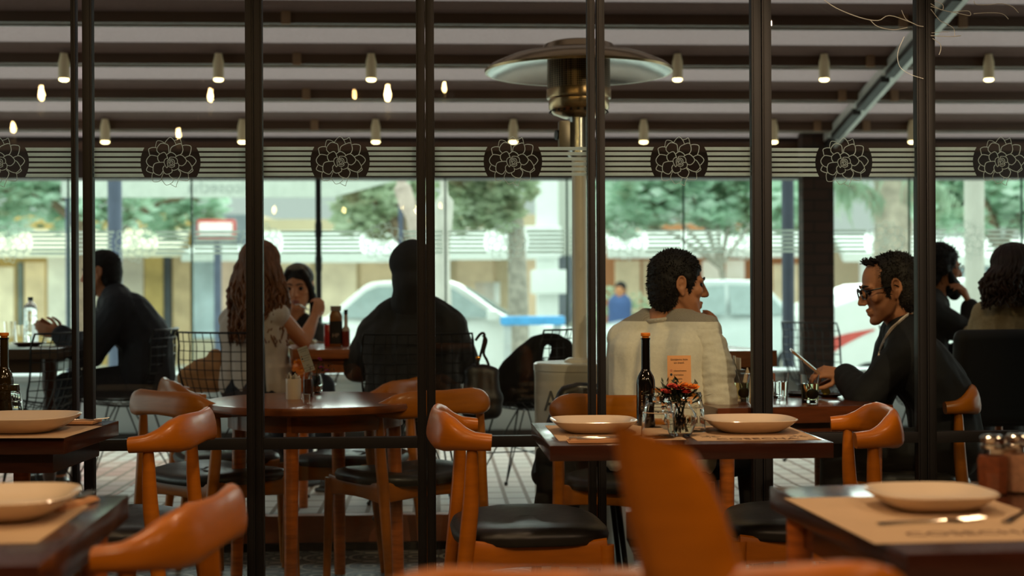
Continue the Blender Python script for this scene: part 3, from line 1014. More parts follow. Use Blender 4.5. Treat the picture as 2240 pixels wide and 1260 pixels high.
def placemat(label, tab, x, y, wd, dp, ang, txt=True, grp='kraft paper placemats'):
    o = loc_on(tab, x, y, 0.7503)
    t = thing('placemat', label, 'placemat', o, tab[2] + ang, grp)
    m = MB()
    m.box((0, 0, 0.0004), (wd, dp, 0.0008))
    m.build('paper_sheet', PAPER, t)
    return t
def cutlery(kind, label, loc, rz, group):
    t = thing(kind, label, kind, loc, rz, group)
    m = MB()
    P = [V((-0.1, 0, 0.002)), V((-0.05, 0, 0.004)), V((0.0, 0, 0.003)), V((0.03, 0, 0.004))]
    m.sweep(P, [(0.009, 0.0012, 0), (0.006, 0.0014, 0), (0.0035, 0.0016, 0), (0.004, 0.0015, 0)], 10)
    if kind == 'fork':
        m.sweep([V((0.03, 0, 0.004)), V((0.045, 0, 0.003)), V((0.062, 0, 0.003))], [(0.004, 0.0013, 0), (0.012, 0.0012, 0), (0.0125, 0.001, 0)], 10)
        for k in range(4):
            yy = -0.0105 + 0.007 * k
            m.tube([(0.06, yy, 0.003), (0.085, yy, 0.0045), (0.105, yy, 0.007)], [0.0016, 0.0015, 0.0008], 6)
    else:
        m.sweep([V((0.03, 0, 0.004)), V((0.07, 0, 0.005)), V((0.1, 0, 0.004)), V((0.118, 0, 0.003))], [(0.004, 0.0015, 0), (0.010, 0.001, 0), (0.0095, 0.0009, 0), (0.003, 0.0008, 0)], 10)
    m.build('metal_body', STEEL, t)
    return t
def napkin(label, loc, rz, sx=0.2, sy=0.085, group='folded napkins under the cutlery', mat=None):
    t = thing('napkin', label, 'napkin', loc, rz, group)
    m = MB()
    for k in range(3):
        m.box((0.002 * k, 0.002 * k, 0.0015 + 0.0026 * k), (sx - 0.004 * k, sy - 0.003 * k, 0.0022))
    m.build('folded_cloth', mat or NAPKIN, t, bevel=0.0008)
    return t

def on_table_px(u, v, z=0.75):
    return on_z(u, v, z)

# centre table
def frac(tab, p):
    d = p - tab[1]
    return d.dot(tab[3]), d.dot(tab[4])
pl1 = on_z(1298, 945, 0.75)
pl2 = on_z(1638, 944, 0.75)
am = T_MID[2]
x1, y1 = frac(T_MID, pl1)
x2, y2 = frac(T_MID, pl2)
mt1 = placemat('kraft placemat under the left plate of the bottle table', T_MID, 0.215, y1 - 0.02, 0.36, 0.46, 0.0)
mt2 = placemat('kraft placemat with brown lettering under the right plate', T_MID, T_MID[5] - 0.185, y2 - 0.04, 0.35, 0.43, -0.02)
flat = Matrix(((1, 0, 0), (0, 1, 0), (0, 0, 1)))
text_mesh('COSECHA', 0.052, flat, (0.0, -0.195, 0.0013), mt2, 'printed_lettering', PRINT, 0.0002, sx=0.98)
text_mesh('COSECHA', 0.052, flat, (0.0, -0.195, 0.0013), mt1, 'printed_lettering', PRINT, 0.0002, sx=0.98)
for mt in (mt1, mt2):
    mb = MB()
    for (dx, dy, r) in ((-0.12, -0.11, 0.026), (0.13, -0.12, 0.026), (-0.1, 0.14, 0.02)):
        for k in range(7):
            a = k * 0.9
            mb.box((dx + r * 0.7 * math.cos(a), dy + r * 0.7 * math.sin(a), 0.0011), (r * 0.9, 0.003, 0.0006), rz=a)
    mb.box((0.155, -0.205, 0.0011), (0.03, 0.007, 0.0006))
    mb.build('printed_sketch', PRINTG, mt)
P0 = plate('cream square-round plate left of the dark corked bottle', loc_on(T_MID, x1, y1, 0.7512), am, 0.134)
plate('cream square-round plate right of the flower vase', loc_on(T_MID, x2, y2, 0.7512), am, 0.136, P0)
np1 = napkin('brown folded napkin in front of the left plate', loc_on(T_MID, 0.175, 0.075, 0.7512), am, 0.24, 0.075)
cutlery('fork', 'fork on the napkin before the left plate', loc_on(T_MID, 0.16, 0.085, 0.7605), am, 'cutlery on the bottle table')
cutlery('knife', 'knife on the napkin before the left plate', loc_on(T_MID, 0.18, 0.060, 0.7605), am, 'cutlery on the bottle table')

def bottle(label, loc, glassm, h=0.268):
    t = thing('oil_bottle', label, 'bottle', loc, group='tall dark oil bottles')
    s = h / 0.268
    MB().lathe([(r * s, z * s) for r, z in ((0, 0.002), (0.025, 0.0), (0.0285, 0.003), (0.029, 0.01), (0.029, 0.128), (0.0283, 0.140), (0.0252, 0.152), (0.019, 0.163), (0.0148, 0.170), (0.0138, 0.180), (0.0134, 0.26), (0.0134, 0.268), (0, 0.268))], seg=32).build('bottle_body', glassm, t, smooth=50)
    MB().lathe([(r * s, z * s) for r, z in ((0.0134, 0.2655), (0.0150, 0.266), (0.0150, 0.2705), (0.0134, 0.271), (0, 0.271))], seg=24).build('neck_ring', SMOKE_GLASS, t)
    MB().lathe([(r * s, z * s) for r, z in ((0, 0.270), (0.0105, 0.270), (0.0105, 0.276), (0.0145, 0.2765), (0.0148, 0.285), (0.0135, 0.2868), (0, 0.287))], seg=24).build('stopper', CORKO, t, bevel=0.0008)
    return t
bl = bottle('near-black oil bottle with orange stopper, on the two-plate table', loc_on(T_MID, *frac(T_MID, on_z(1413, 931, 0.75)), 0.75), SMOKE_GLASS, 0.270)
lab = MB()
for k in range(12):
    lab.box((-0.0262, 0.0, 0), (0.0001, 0.0001, 0.0001)) if False else None
for k, (z, hh) in enumerate(((0.108, 0.003), (0.094, 0.004), (0.088, 0.003), (0.08, 0.004), (0.072, 0.003), (0.066, 0.005), (0.056, 0.003))):
    a = math.radians(238)
    lab.box((0.0293 * math.cos(a), 0.0293 * math.sin(a), z), (0.0006, 0.0035, hh), rz=a)
lab.build('label_print', M('pale_label_print', (150, 120, 80), 0.6), bl)

def tumbler(label, loc, group, inverted=True, h=0.088, first=None, rz=0.0, scale=1.0, tilt=0.0):
    if first is not None:
        return dup(first, loc, rz, label, group, scale)
    t = thing('tumbler', label, 'glass', loc, rz, group)
    m = MB()
    n = 48
    def ring(r, z, facet):
        out = []
        for k in range(n):
            a = 2 * PI * k / n
            q = 1 - facet * (0.5 + 0.5 * math.cos(12 * a)) * 0.045
            out.append(V((r * q * math.cos(a), r * q * math.sin(a), z)))
        return out
    # mouth down: the wide rim stands on the table
    outer = [(0.0365, 0.0, 0), (0.036, 0.010, 0), (0.0335, 0.052, 1), (0.0315, 0.0535, 1), (0.0275, 0.074, 1), (0.027, 0.084, 0.4), (0.0255, 0.088, 0), (0.0, 0.088, 0)]
    inner = [(0.0345, 0.0, 0), (0.0325, 0.03, 0), (0.0275, 0.066, 0), (0.0225, 0.074, 0), (0.0, 0.075, 0)]
    rings = [ring(max(r, 1e-4), z, f) for r, z, f in reversed(inner)] + [ring(max(r, 1e-4), z, f) for r, z, f in outer]
    if not inverted:
        rings = [[V((p.x, p.y, h - p.z)) for p in r] for r in rings]
    m.loft(rings).build('glass_body', TUMBLER, t, smooth=35)
    return t
GT = 'upturned tumblers by the vase'
tb = tumbler('upturned tumbler in front, between bottle and vase', loc_on(T_MID, *frac(T_MID, on_z(1440, 957, 0.75)), 0.7512), GT)
tb.scale = (1.36,) * 3
tumbler('upturned tumbler behind the vase, beside the right plate', loc_on(T_MID, *frac(T_MID, on_z(1508, 944, 0.75)), 0.7515), GT, first=tb, rz=0.1, scale=1.33)
tumbler('upturned tumbler hidden behind the front one, near the bottle', loc_on(T_MID, *frac(T_MID, on_z(1440, 931, 0.75)), 0.7512), GT, first=tb, rz=0.2, scale=1.33)

# round vase with flowers
STEM = M('green_stem', (58, 66, 30), 0.6, var=0.3)
LEAF = M('dark_green_leaf', (40, 52, 28), 0.6, var=0.4, scale=40)
RED = M('red_petal', (206, 68, 52), 0.6, var=0.25, scale=60)
ORANGE = M('orange_petal', (235, 135, 25), 0.6, var=0.2, scale=60)
PINK = M('magenta_petal', (176, 40, 110), 0.6, var=0.2, scale=60)
def vase_body(t, r=0.043, h=0.082):
    m = MB()
    out = [(0.0, 0.0), (0.022, 0.0), (0.030, 0.006), (r, 0.04), (r * 0.93, 0.058), (0.026, 0.075), (0.0235, h), (0.025, h + 0.005), (0.024, h + 0.006)]
    inn = [(0.0225, h + 0.003), (0.022, h), (0.0245, 0.075), (r * 0.93 - 0.002, 0.057), (r - 0.0022, 0.04), (0.028, 0.009), (0.0, 0.006)]
    m.lathe(out + inn, seg=36)
    m.build('glass_bowl', TUMBLER, t, smooth=60)
    MB().lathe([(0, 0.0065), (0.0275, 0.0095), (r - 0.0026, 0.04), (r - 0.004, 0.05), (0, 0.05)], seg=32).build('water', WATERT, t, smooth=60)
def carnation(parent, c, r, mat, d=(0, -0.3, 1), name='flower_head'):
    m = MB()
    rnd = random.Random(int(c[0] * 9999) + int(c[2] * 777))
    dz = V(d).normalized()
    q = V((0, 0, 1)).rotation_difference(dz).to_matrix()
    for layer, (tilt, rr, n) in enumerate(((1.25, 1.0, 11), (0.9, 0.85, 9), (0.5, 0.62, 7), (0.15, 0.4, 4))):
        for k in range(n):
            a = 2 * PI * k / n + layer * 0.3 + rnd.uniform(-0.1, 0.1)
            out = V((math.cos(a) * math.sin(tilt), math.sin(a) * math.sin(tilt), math.cos(tilt)))
            side = V((-math.sin(a), math.cos(a), 0))
            L = r * rr * rnd.uniform(0.9, 1.1)
            wq = r * 0.34
            base = V(c)
            pts = [base, base + q @ (out * L * 0.55 + side * wq * 0.8), base + q @ (out * L + side * wq * 0.6), base + q @ (out * L * 1.06), base + q @ (out * L - side * wq * 0.6), base + q @ (out * L * 0.55 - side * wq * 0.8)]
            nrm = q @ out.cross(side) * 0.0006
            m.raw(pts + [p + nrm for p in pts], [(0, 1, 2, 3, 4, 5), (11, 10, 9, 8, 7, 6)] + [(i, (i + 1) % 6, 6 + (i + 1) % 6, 6 + i) for i in range(6)])
    m.build(name, mat, parent, smooth=0)
def leaves(parent, c, spread, n, seed, size=0.02, name='foliage'):
    m = MB()
    rnd = random.Random(seed)
    for _ in range(n):
        p = V(c) + V((rnd.gauss(0, spread), rnd.gauss(0, spread * 0.7), rnd.gauss(0, spread * 0.55)))
        d = V((rnd.uniform(-1, 1), rnd.uniform(-1, 1), rnd.uniform(-0.2, 1.0))).normalized()
        a, b = frame_of(d)
        L = size * rnd.uniform(0.6, 1.2)
        m.raw([p, p + d * L * 0.5 + a * L * 0.16, p + d * L, p + d * L * 0.5 - a * L * 0.16, p + d * L * 0.5 + b * 0.001], [(0, 1, 4), (1, 2, 4), (2, 3, 4), (3, 0, 4)])
    m.build(name, LEAF, parent, smooth=0)
vp = loc_on(T_MID, *frac(T_MID, on_z(1489, 954, 0.75)), 0.7512)
vs = thing('flower_vase', 'round glass vase with red and orange flowers beside the tumblers', 'vase', vp)
vs.scale = (1.12,) * 3
vase_body(vs, 0.0425)
m = MB()
rnd = random.Random(3)
for k in range(9):
    a = rnd.uniform(0, 2 * PI)
    m.tube(catmull([(0.02 * math.cos(a), 0.02 * math.sin(a), 0.012), (0.008 * math.cos(a + 2), 0.008 * math.sin(a + 2), 0.07), (0.03 * math.cos(a + 2.6) - 0.01, 0.02 * math.sin(a + 2.6), 0.12)], 4), 0.0016, 6)
m.build('stems', STEM, vs)
leaves(vs, (-0.012, 0, 0.104), 0.024, 260, 5, 0.03)
leaves(vs, (-0.0, 0, 0.025), 0.012, 50, 6, 0.03, 'wet_leaves')
for (dx, dz, r, mt) in ((-0.026, 0.126, 0.014, RED), (-0.008, 0.121, 0.016, RED), (0.010, 0.112, 0.014, RED), (-0.038, 0.112, 0.012, RED), (0.006, 0.128, 0.014, ORANGE), (0.027, 0.122, 0.018, ORANGE), (-0.046, 0.116, 0.009, RED)):
    carnation(vs, (dx, -0.022, dz), r, mt)

# feedback card on the two-plate table
def card(label, loc, rzv, tilt, w_, h_, paperm, lean=0.06, holder=True, lift=0.034):
    t = thing('feedback_card', label, 'card', loc, rzv, 'feedback cards on tables')
    Rl = Matrix.Rotation(tilt, 3, 'Y') @ Matrix.Rotation(-lean, 3, 'X')
    m = MB()
    base = V((0, 0, lift))
    m.box(base + Rl @ V((0, 0, h_ / 2)), (w_, 0.0008, h_), R=Rl)
    m.build('card_sheet', paperm, t)
    if holder:
        MB().lathe([(0, 0), (0.016, 0), (0.016, 0.012), (0.006, 0.016), (0, 0.016)], seg=20).tube([(0, 0, 0.01), (0, 0.0012, lift + 0.018)], 0.0016, 8).build('card_holder', STEEL, t)
    mat3 = Matrix((Rl @ V((1, 0, 0)), Rl @ V((0, 0, 1)), Rl @ V((0, -1, 0)))).transposed()
    INK = M('black_ink', (34, 28, 24), 0.7)
    k = h_ / 0.137
    for txt, zf, sz in (('Görüşleriniz bizim', 0.885, 0.0088), ('için önemli.', 0.808, 0.0088), ('cafecosechaadana', 0.625, 0.0070), ('cosechaadana', 0.530, 0.0070), ('cafecosecha', 0.435, 0.0070), ('BİZİ', 0.235, 0.0086), ('SOSYAL MEDYADAN', 0.145, 0.0088), ('TAKİP EDİN', 0.05, 0.0088)):
        mid = zf < 0.7 and zf > 0.3
        text_mesh(txt, sz * k, mat3, base + Rl @ V((-0.25 * w_ if mid else 0, -0.0009, h_ * zf)), t, 'card_lettering', INK, 0.0001, 'LEFT' if mid else 'CENTER', 0.86)
    for zf, cc in ((0.645, (196, 130, 90)), (0.55, (40, 44, 52)), (0.455, (230, 170, 90))):
        MB().lathe([(0, -0.0002), (0.0042 * k, -0.0002), (0.0042 * k, 0.0002), (0, 0.0002)], base + Rl @ V((-0.34 * w_, -0.0008, h_ * zf)), 16, axis=Rl @ V((0, -1, 0))).build('card_icon', M('icon_%d' % cc[0], cc, 0.7), t)
    return t
KRAFT = M('kraft_card', (214, 160, 104), 0.8, var=0.04)
card('kraft feedback card with black lettering behind the flowers', loc_on(T_MID, *frac(T_MID, on_z(1487, 930, 0.75)), 0.75), am, 0.0, 0.0745, 0.132, KRAFT, lift=0.085)

# left table: plate, napkin, cutlery, tumbler, bottle
al = T_LFT[2]
xl, yl = frac(T_LFT, on_z(52, 944, 0.75))
placemat('kraft placemat under the plate at the left edge', T_LFT, xl + 0.0, yl - 0.02, 0.38, 0.36, 0.0)
plate('cream plate at the left edge, before the upturned tumbler', loc_on(T_LFT, xl - 0.01, yl, 0.7512), al, 0.168, P0)
q = on_z(205, 929, 0.75)
napkin('folded napkin near the right corner of the left table', loc_on(T_LFT, T_LFT[5] - 0.105, 0.44, 0.7512), al, 0.13, 0.1)
cutlery('fork', 'fork lying on the napkin of the left table', loc_on(T_LFT, T_LFT[5] - 0.11, 0.44, 0.7602), al + 0.1, 'cutlery on the left table')
bottle('dark olive oil bottle with orange stopper at the left edge', loc_on(T_LFT, *frac(T_LFT, on_z(10, 921, 0.75)), 0.75), AMBER_GLASS, 0.272)
tumbler('upturned tumbler standing at the left edge before the olive bottle', loc_on(T_LFT, *frac(T_LFT, on_z(16, 927, 0.75)), 0.7512), 'upturned tumbler on the left table', first=tb, scale=1.42)

# nearest left table
an = T_NLF[2]
xn, yn = frac(T_NLF, on_z(20, 1128, 0.75))
placemat('blurred placemat on the nearest left table', T_NLF, T_NLF[5] - 0.22, yn - 0.1, 0.34, 0.42, 0.0)
plate('blurred cream plate on the nearest left table', loc_on(T_NLF, xn - 0.02, yn - 0.02, 0.7512), an, 0.15, P0)
napkin('blurred folded napkin at the far right of the nearest left table', loc_on(T_NLF, T_NLF[5] - 0.10, 0.62, 0.7512), an + 1.3, 0.16, 0.075)
cutlery('fork', 'blurred fork on the napkin of the nearest left table', loc_on(T_NLF, T_NLF[5] - 0.09, 0.62, 0.7602), an + 1.3, 'cutlery on the nearest left table')
# nearest right table
ar = T_NRT[2]
xr, yr = frac(T_NRT, on_z(2035, 1112, 0.75))
mt3 = placemat('blurred kraft placemat on the nearest right table', T_NRT, xr - 0.04, yr - 0.10, 0.40, 0.52, 0.0)
text_mesh('COSECHA', 0.052, flat, (-0.0, -0.2, 0.0013), mt3, 'printed_lettering', PRINT, 0.0002, sx=1.0)
plate('blurred cream plate on the nearest right table', loc_on(T_NRT, xr, yr, 0.7512), ar, 0.116, P0)
for k, (u, v, n) in enumerate(((1990, 1150, 'left'), (2150, 1140, 'right'))):
    cutlery('knife' if k else 'fork', 'blurred %s beside the plate of the nearest right table, on its %s' % ('knife' if k else 'fork', n), loc_on(T_NRT, xr - 0.07 + 0.19 * k, yr - 0.17 + 0.05 * k, 0.752), ar + (0.1 if not k else 0.9), 'cutlery on the nearest right table')
def spice_jar(label, loc, col, first=None):
    t = thing('spice_jar', label, 'jar', loc, group='spice jars on the nearest right table')
    MB().lathe([(0, 0.0), (0.03, 0.0), (0.033, 0.004), (0.035, 0.072), (0.032, 0.084), (0.023, 0.092), (0.023, 0.096), (0, 0.096)], seg=8).build('jar_body', pane_mat('jar_glass', (0.93, 0.9, 0.86), 0.06), t, smooth=30)
    MB().lathe([(0, 0.003), (0.029, 0.003), (0.032, 0.070), (0.028, 0.078), (0, 0.079)], seg=8).build('spice_fill', M('spice_%d' % col[0], col, 0.8, var=0.2, scale=80), t, smooth=30)
    MB().lathe([(0, 0.094), (0.025, 0.094), (0.0255, 0.100), (0.022, 0.103), (0.0245, 0.106), (0.0245, 0.116), (0.019, 0.121), (0, 0.122)], seg=24).build('shaker_cap', STEEL, t)
    return t
spice_jar('blurred shaker jar with brown spice at the bottom right', on_z(2172, 1080, 0.75), (128, 66, 30))
spice_jar('blurred shaker jar with pale filling at the right edge', on_z(2227, 1076, 0.75), (196, 146, 112))
def napkin_cup(label, loc, sc, rmat, pm):
    t = thing('napkin_cup', label, 'napkin holder', loc, 0, None)
    s = sc
    MB().lathe([(0, 0), (0.026 * s, 0), (0.027 * s, 0.003 * s), (0.0275 * s, 0.072 * s), (0.0265 * s, 0.072 * s), (0.026 * s, 0.006 * s), (0, 0.006 * s)], seg=32).build('cup_body', rmat, t)
    m = MB()
    rnd = random.Random(4)
    for k in range(9):
        x = (-0.02 + 0.005 * k) * s
        hh = rnd.uniform(0.078, 0.092) * s
        vsx = []
        for j in range(7):
            y = (-0.017 + 0.0055 * j) * s
            vsx.append(V((x + rnd.uniform(-0.002, 0.002) * s, y, hh + rnd.uniform(-0.004, 0.004) * s)))
        lo = [V((p.x * 0.9, p.y * 0.9, 0.03 * s)) for p in vsx]
        m.raw(lo + vsx + [p + V((0.001, 0, 0)) for p in lo + vsx], [(j, j + 1, j + 8, j + 7) for j in range(6)] + [(14 + j, 21 + j, 22 + j, 15 + j) for j in range(6)] + [(7 + j, 8 + j, 22 + j, 21 + j) for j in range(6)])
    m.build('napkins', pm, t, smooth=0)
    return t
WHITEC = M('white_ceramic', (222, 206, 186), 0.25, var=0.03, coat=0.4)
TISSUE = M('white_tissue', (228, 216, 200), 0.85, var=0.04)
napkin_cup('blurred napkin cup behind the spice jars at the right edge', on_z(2200, 1067, 0.75) + V((0, 0, 0.0)), 1.18, WHITEC, TISSUE)

# round table: napkin cup, card, gerbera, jar, vase, small metal box
RT_Z = 0.75
def rtp(u, v):
    return on_z(u, v, RT_Z)
napkin_cup('white napkin cup on the round table', rtp(642, 873), 1.12, WHITEC, TISSUE)
card('white feedback card leaning askew on the round table', rtp(678, 866) + V((0, 0.02, 0)), 0.0, -0.33, 0.042, 0.105, M('white_card', (206, 204, 194), 0.8, var=0.03), 0.05, holder=True, lift=0.098)
sj = thing('spice_jar', 'small jar with dark brown spice on the round table', 'jar', rtp(674, 868), group=None)
MB().lathe([(0, 0.0), (0.02, 0.0), (0.0215, 0.004), (0.021, 0.075), (0.017, 0.085), (0.019, 0.09), (0.019, 0.1), (0, 0.1)], seg=20).build('jar_body', pane_mat('jar_glass_2', (0.9, 0.86, 0.8), 0.06), sj)
MB().lathe([(0, 0.003), (0.0195, 0.003), (0.0195, 0.07), (0, 0.071)], seg=20).build('spice_fill', M('dark_spice', (84, 42, 22), 0.8, var=0.2, scale=80), sj)
tt = thing('tin_box', 'little metal tin in front of the spice jar on the round table', 'tin', rtp(672, 873) + V((0, -0.03, 0)))
MB().lathe([(0, 0), (0.0155, 0), (0.0155, 0.018), (0.016, 0.018), (0.016, 0.022), (0.014, 0.023), (0, 0.023)], seg=24).build('tin_body', STEEL, tt)
v2 = thing('flower_vase', 'round glass vase with gerbera and purple flowers on the round table', 'vase', rtp(690, 860))
vase_body(v2, 0.034, 0.075)
m = MB()
m.tube([(0.0, 0, 0.02), (-0.02, -0.01, 0.09), (-0.045, -0.02, 0.118)], 0.0022, 6)
for a, b in ((0.02, 0.14), (0.035, 0.12), (0.012, 0.125), (0.05, 0.10)):
    m.tube([(0, 0, 0.02), (a * 0.4, 0, 0.09), (a, 0.0, b)], 0.0013, 6)
m.build('stems', STEM, v2)
carnation(v2, (-0.058, -0.02, 0.112), 0.034, ORANGE, (-0.25, -1, 0.15), 'gerbera_head')
MB().ell((-0.056, -0.028, 0.112), (0.009, 0.006, 0.009)).build('gerbera_centre', M('yellow_centre', (226, 150, 30), 0.7), v2)
for (a, b, r) in ((0.018, 0.142, 0.009), (0.022, 0.135, 0.008), (0.026, 0.104, 0.012), (0.048, 0.092, 0.010)):
    carnation(v2, (a, -0.006, b), r, PINK)
leaves(v2, (0.03, 0, 0.1), 0.02, 60, 9, 0.02)

# men's table: tea glasses, water glass, napkins, saucers
def tea_glass(label, loc, fill, first=None, r=0.036, h=0.105, lemon=True):
    if first is not None:
        return dup(first, loc, 0.4, label, 'tea glasses on the men’s table')
    t = thing('tea_glass', label, 'glass', loc, 0, 'tea glasses on the men’s table')
    m = MB()
    m.lathe([(0, 0), (r * 0.86, 0), (r * 0.88, 0.004), (r, h), (r - 0.002, h), (r * 0.86 - 0.003, 0.012), (0, 0.01)], seg=12)
    m.build('glass_body', TUMBLER, t, smooth=30)
    MB().lathe([(0, 0.0115), (r * 0.83, 0.0125), (r * 0.9, h * 0.68), (0, h * 0.68)], seg=24).build('drink', fill, t)
    if lemon:
        MB().ell((0.006, -0.008, 0.034), (0.020, 0.012, 0.019)).build('soaked_fruit', M('dark_soaked_fruit', (46, 30, 20), 0.5), t)
        MB().tube([(0.018, 0.0, 0.015), (-0.03, 0.0, 0.16)], 0.0016, 8).build('stirring_spoon', STEEL, t)
    return t
TEA = glass_mat('pale_green_tea', (0.78, 0.76, 0.46), 0, 1.33)
tg = tea_glass('tea glass with spoon in front of the man holding the phone', on_z(1772, 881, 0.75), TEA)
tea_glass('tea glass beside the elbow of the man in pale sweater', on_z(1620, 878, 0.75), TEA, tg)
wg = thing('water_glass', 'water glass between the two talking men, beside the window frame', 'glass', on_z(1707, 872, 0.75))
MB().lathe([(0, 0), (0.028, 0), (0.033, 0.1), (0.0315, 0.1), (0.0265, 0.012), (0, 0.01)], seg=16).build('glass_body', GLASS, wg, smooth=30)
MB().lathe([(0, 0.0115), (0.0255, 0.0125), (0.029, 0.066), (0, 0.066)], seg=20).build('water', WATER, wg)
DARKP = M('dark_saucer_glaze', (36, 32, 30), 0.2, coat=0.5)
def saucer(label, loc, s=1.0):
    t = thing('saucer', label, 'saucer', loc, 0, 'dark saucers on the men’s table')
    MB().lathe([(0, 0), (0.04 * s, 0), (0.075 * s, 0.011), (0.077 * s, 0.013), (0.073 * s, 0.013), (0.04 * s, 0.004), (0, 0.004)], seg=36).build('saucer_body', DARKP, t)
    return t
saucer('dark saucer behind the tea glass of the man with the phone', on_z(1752, 866, 0.75) + V((0, 0.03, 0)))
saucer('dark saucer by the sleeve of the man with the phone', on_z(1815, 868, 0.75), 0.75)
lm = thing('lemon_slice', 'yellow lemon wedge near the hand with the phone', 'lemon', on_z(1806, 866, 0.75) + V((0, 0, 0.02)))
MB().lathe([(0, -0.004), (0.018, -0.004), (0.021, 0), (0.018, 0.004), (0, 0.004)], seg=20, axis=(0.3, -0.8, 0.6)).build('lemon_body', M('lemon_yellow', (214, 180, 60), 0.5), lm)
bx = thing('napkin_cup', 'dark holder of white folded napkins behind the tea glass near the pale sweater', 'napkin holder', on_z(1604, 868, 0.75) + V((0.0, 0.14, 0)))
MB().box((0, 0, 0.05), (0.15, 0.07, 0.1)).build('holder_box', M('dark_holder', (40, 28, 22), 0.5), bx, bevel=0.004)
m = MB()
rnd = random.Random(8)
for k in range(8):
    m.box((-0.05 + 0.014 * k, rnd.uniform(-0.008, 0.008), 0.12 + rnd.uniform(-0.006, 0.006)), (0.004, 0.05, 0.06), rz=rnd.uniform(-0.2, 0.2))
m.build('napkins', TISSUE, bx)
cn = thing('napkin', 'cone-folded beige napkin behind the tea glass near the pale sweater', 'napkin', on_z(1645, 872, 0.75) + V((0, 0.08, 0)))
MB().lathe([(0, 0), (0.03, 0), (0.003, 0.115), (0, 0.116)], seg=14).build('folded_cloth', M('beige_napkin', (206, 182, 150), 0.85), cn)

# sauces on the women's table
def wtp(u, v, dz=0.0):
    return on_z(u, v, 0.9) + V((0, 0, dz))
ket = thing('sauce_bottle', 'large black-labelled sauce bottle with flat cap on the women’s table', 'bottle', wtp(735, 757))
MB().loft([sq_ring(0.030, 0.0, 24, 4, 0.022), sq_ring(0.032, 0.004, 24, 4, 0.024), sq_ring(0.032, 0.15, 24, 4, 0.024), sq_ring(0.024, 0.17, 24, 3, 0.02), sq_ring(0.021, 0.178, 24, 2.5, 0.02)]).build('bottle_body', M('dark_brown_sauce', (150, 90, 34), 0.25, coat=0.4), ket)
MB().loft([sq_ring(0.0328, 0.012, 24, 4, 0.0248), sq_ring(0.0328, 0.125, 24, 4, 0.0248)]).build('bottle_label', M('black_label', (20, 18, 16), 0.5), ket)
MB().loft([sq_ring(0.026, 0.176, 24, 5, 0.022), sq_ring(0.027, 0.2, 24, 5, 0.023)]).build('flat_cap', M('grey_cap', (150, 138, 122), 0.5), ket)
text_mesh('HP', 0.028, Matrix(((1, 0, 0), (0, 0, -1), (0, 1, 0))), (0, -0.0252, 0.045), ket, 'label_lettering', M('pale_lettering', (190, 160, 140), 0.6), 0.0003)
hot = thing('sauce_bottle', 'slender red sauce bottle with black cap on the women’s table', 'bottle', wtp(757, 757))
MB().lathe([(0, 0), (0.018, 0), (0.02, 0.004), (0.02, 0.075), (0.017, 0.088), (0.009, 0.1), (0.008, 0.165), (0, 0.165)], seg=20).build('bottle_body', M('red_brown_sauce', (140, 52, 34), 0.2, coat=0.5), hot)
MB().lathe([(0, 0.16), (0.0095, 0.16), (0.0095, 0.182), (0, 0.182)], seg=16).build('screw_cap', M('black_cap', (18, 16, 15), 0.4), hot)
MB().lathe([(0.0203, 0.075), (0.018, 0.0875), (0.0095, 0.1), (0.0086, 0.155)], seg=20).build('bottle_neck', M('pale_neck_film', (214, 190, 168), 0.4), hot)
can = thing('drink_can', 'red can left of the sauce bottles on the women’s table', 'can', wtp(719, 757))
MB().lathe([(0, 0), (0.02, 0), (0.024, 0.005), (0.024, 0.1), (0.02, 0.108), (0, 0.106)], seg=20).build('can_body', M('red_can_paint', (190, 44, 40), 0.3, coat=0.4), can)
tpl = thing('wooden_board', 'wooden food board under the long-haired woman’s elbow', 'board', wtp(648, 752, 0.0))
MB().box((0, 0, 0.009), (0.2, 0.14, 0.018)).build('board_slab', M('pale_board_wood', (170, 140, 84), 0.6, stretch=(1, 8, 1)), tpl, bevel=0.004)
ppl = thing('crumpled_paper', 'crumpled white paper at the sauce bottles', 'paper', wtp(705, 754, 0.0))
m = MB()
rnd = random.Random(2)
for k in range(6):
    m.box((rnd.uniform(-0.03, 0.03), rnd.uniform(-0.02, 0.02), 0.012), (0.05, 0.012, 0.003), R=Matrix.Rotation(rnd.uniform(-0.6, 0.6), 3, 'Z') @ Matrix.Rotation(rnd.uniform(-0.3, 0.3), 3, 'Y'))
m.build('paper_body', TISSUE, ppl)
# left man's table
ltz = 0.9
wb = thing('water_bottle', 'clear water bottle on the far left table', 'bottle', on_z(67, 750, ltz))
MB().lathe([(0, 0), (0.034, 0), (0.036, 0.005), (0.036, 0.12), (0.034, 0.15), (0.036, 0.18), (0.03, 0.205), (0.013, 0.225), (0.012, 0.235), (0, 0.235)], seg=24).build('bottle_body', GLASS, wb)
MB().lathe([(0, 0.006), (0.033, 0.006), (0.033, 0.12), (0, 0.12)], seg=20).build('water', WATER, wb)
MB().lathe([(0, 0.232), (0.014, 0.232), (0.014, 0.25), (0, 0.25)], seg=16).build('screw_cap', M('dark_blue_cap', (40, 50, 60), 0.4), wb)
for u, n in ((22, 'left of the water bottle'), (46, 'just before the water bottle'), (90, 'right of the water bottle')):
    g = thing('drinking_glass', 'drinking glass on the far left table, ' + n, 'glass', on_z(u, 752, ltz), 0, 'glasses on the far left table')
    MB().lathe([(0, 0), (0.026, 0), (0.031, 0.1 + 0.02 * (u == 22)), (0.0295, 0.1 + 0.02 * (u == 22)), (0.0245, 0.008), (0, 0.006)], seg=20).build('glass_body', GLASS, g)
sc2 = thing('saucer', 'brown saucer on the far left table under the gesturing hand', 'saucer', on_z(62, 757, ltz))
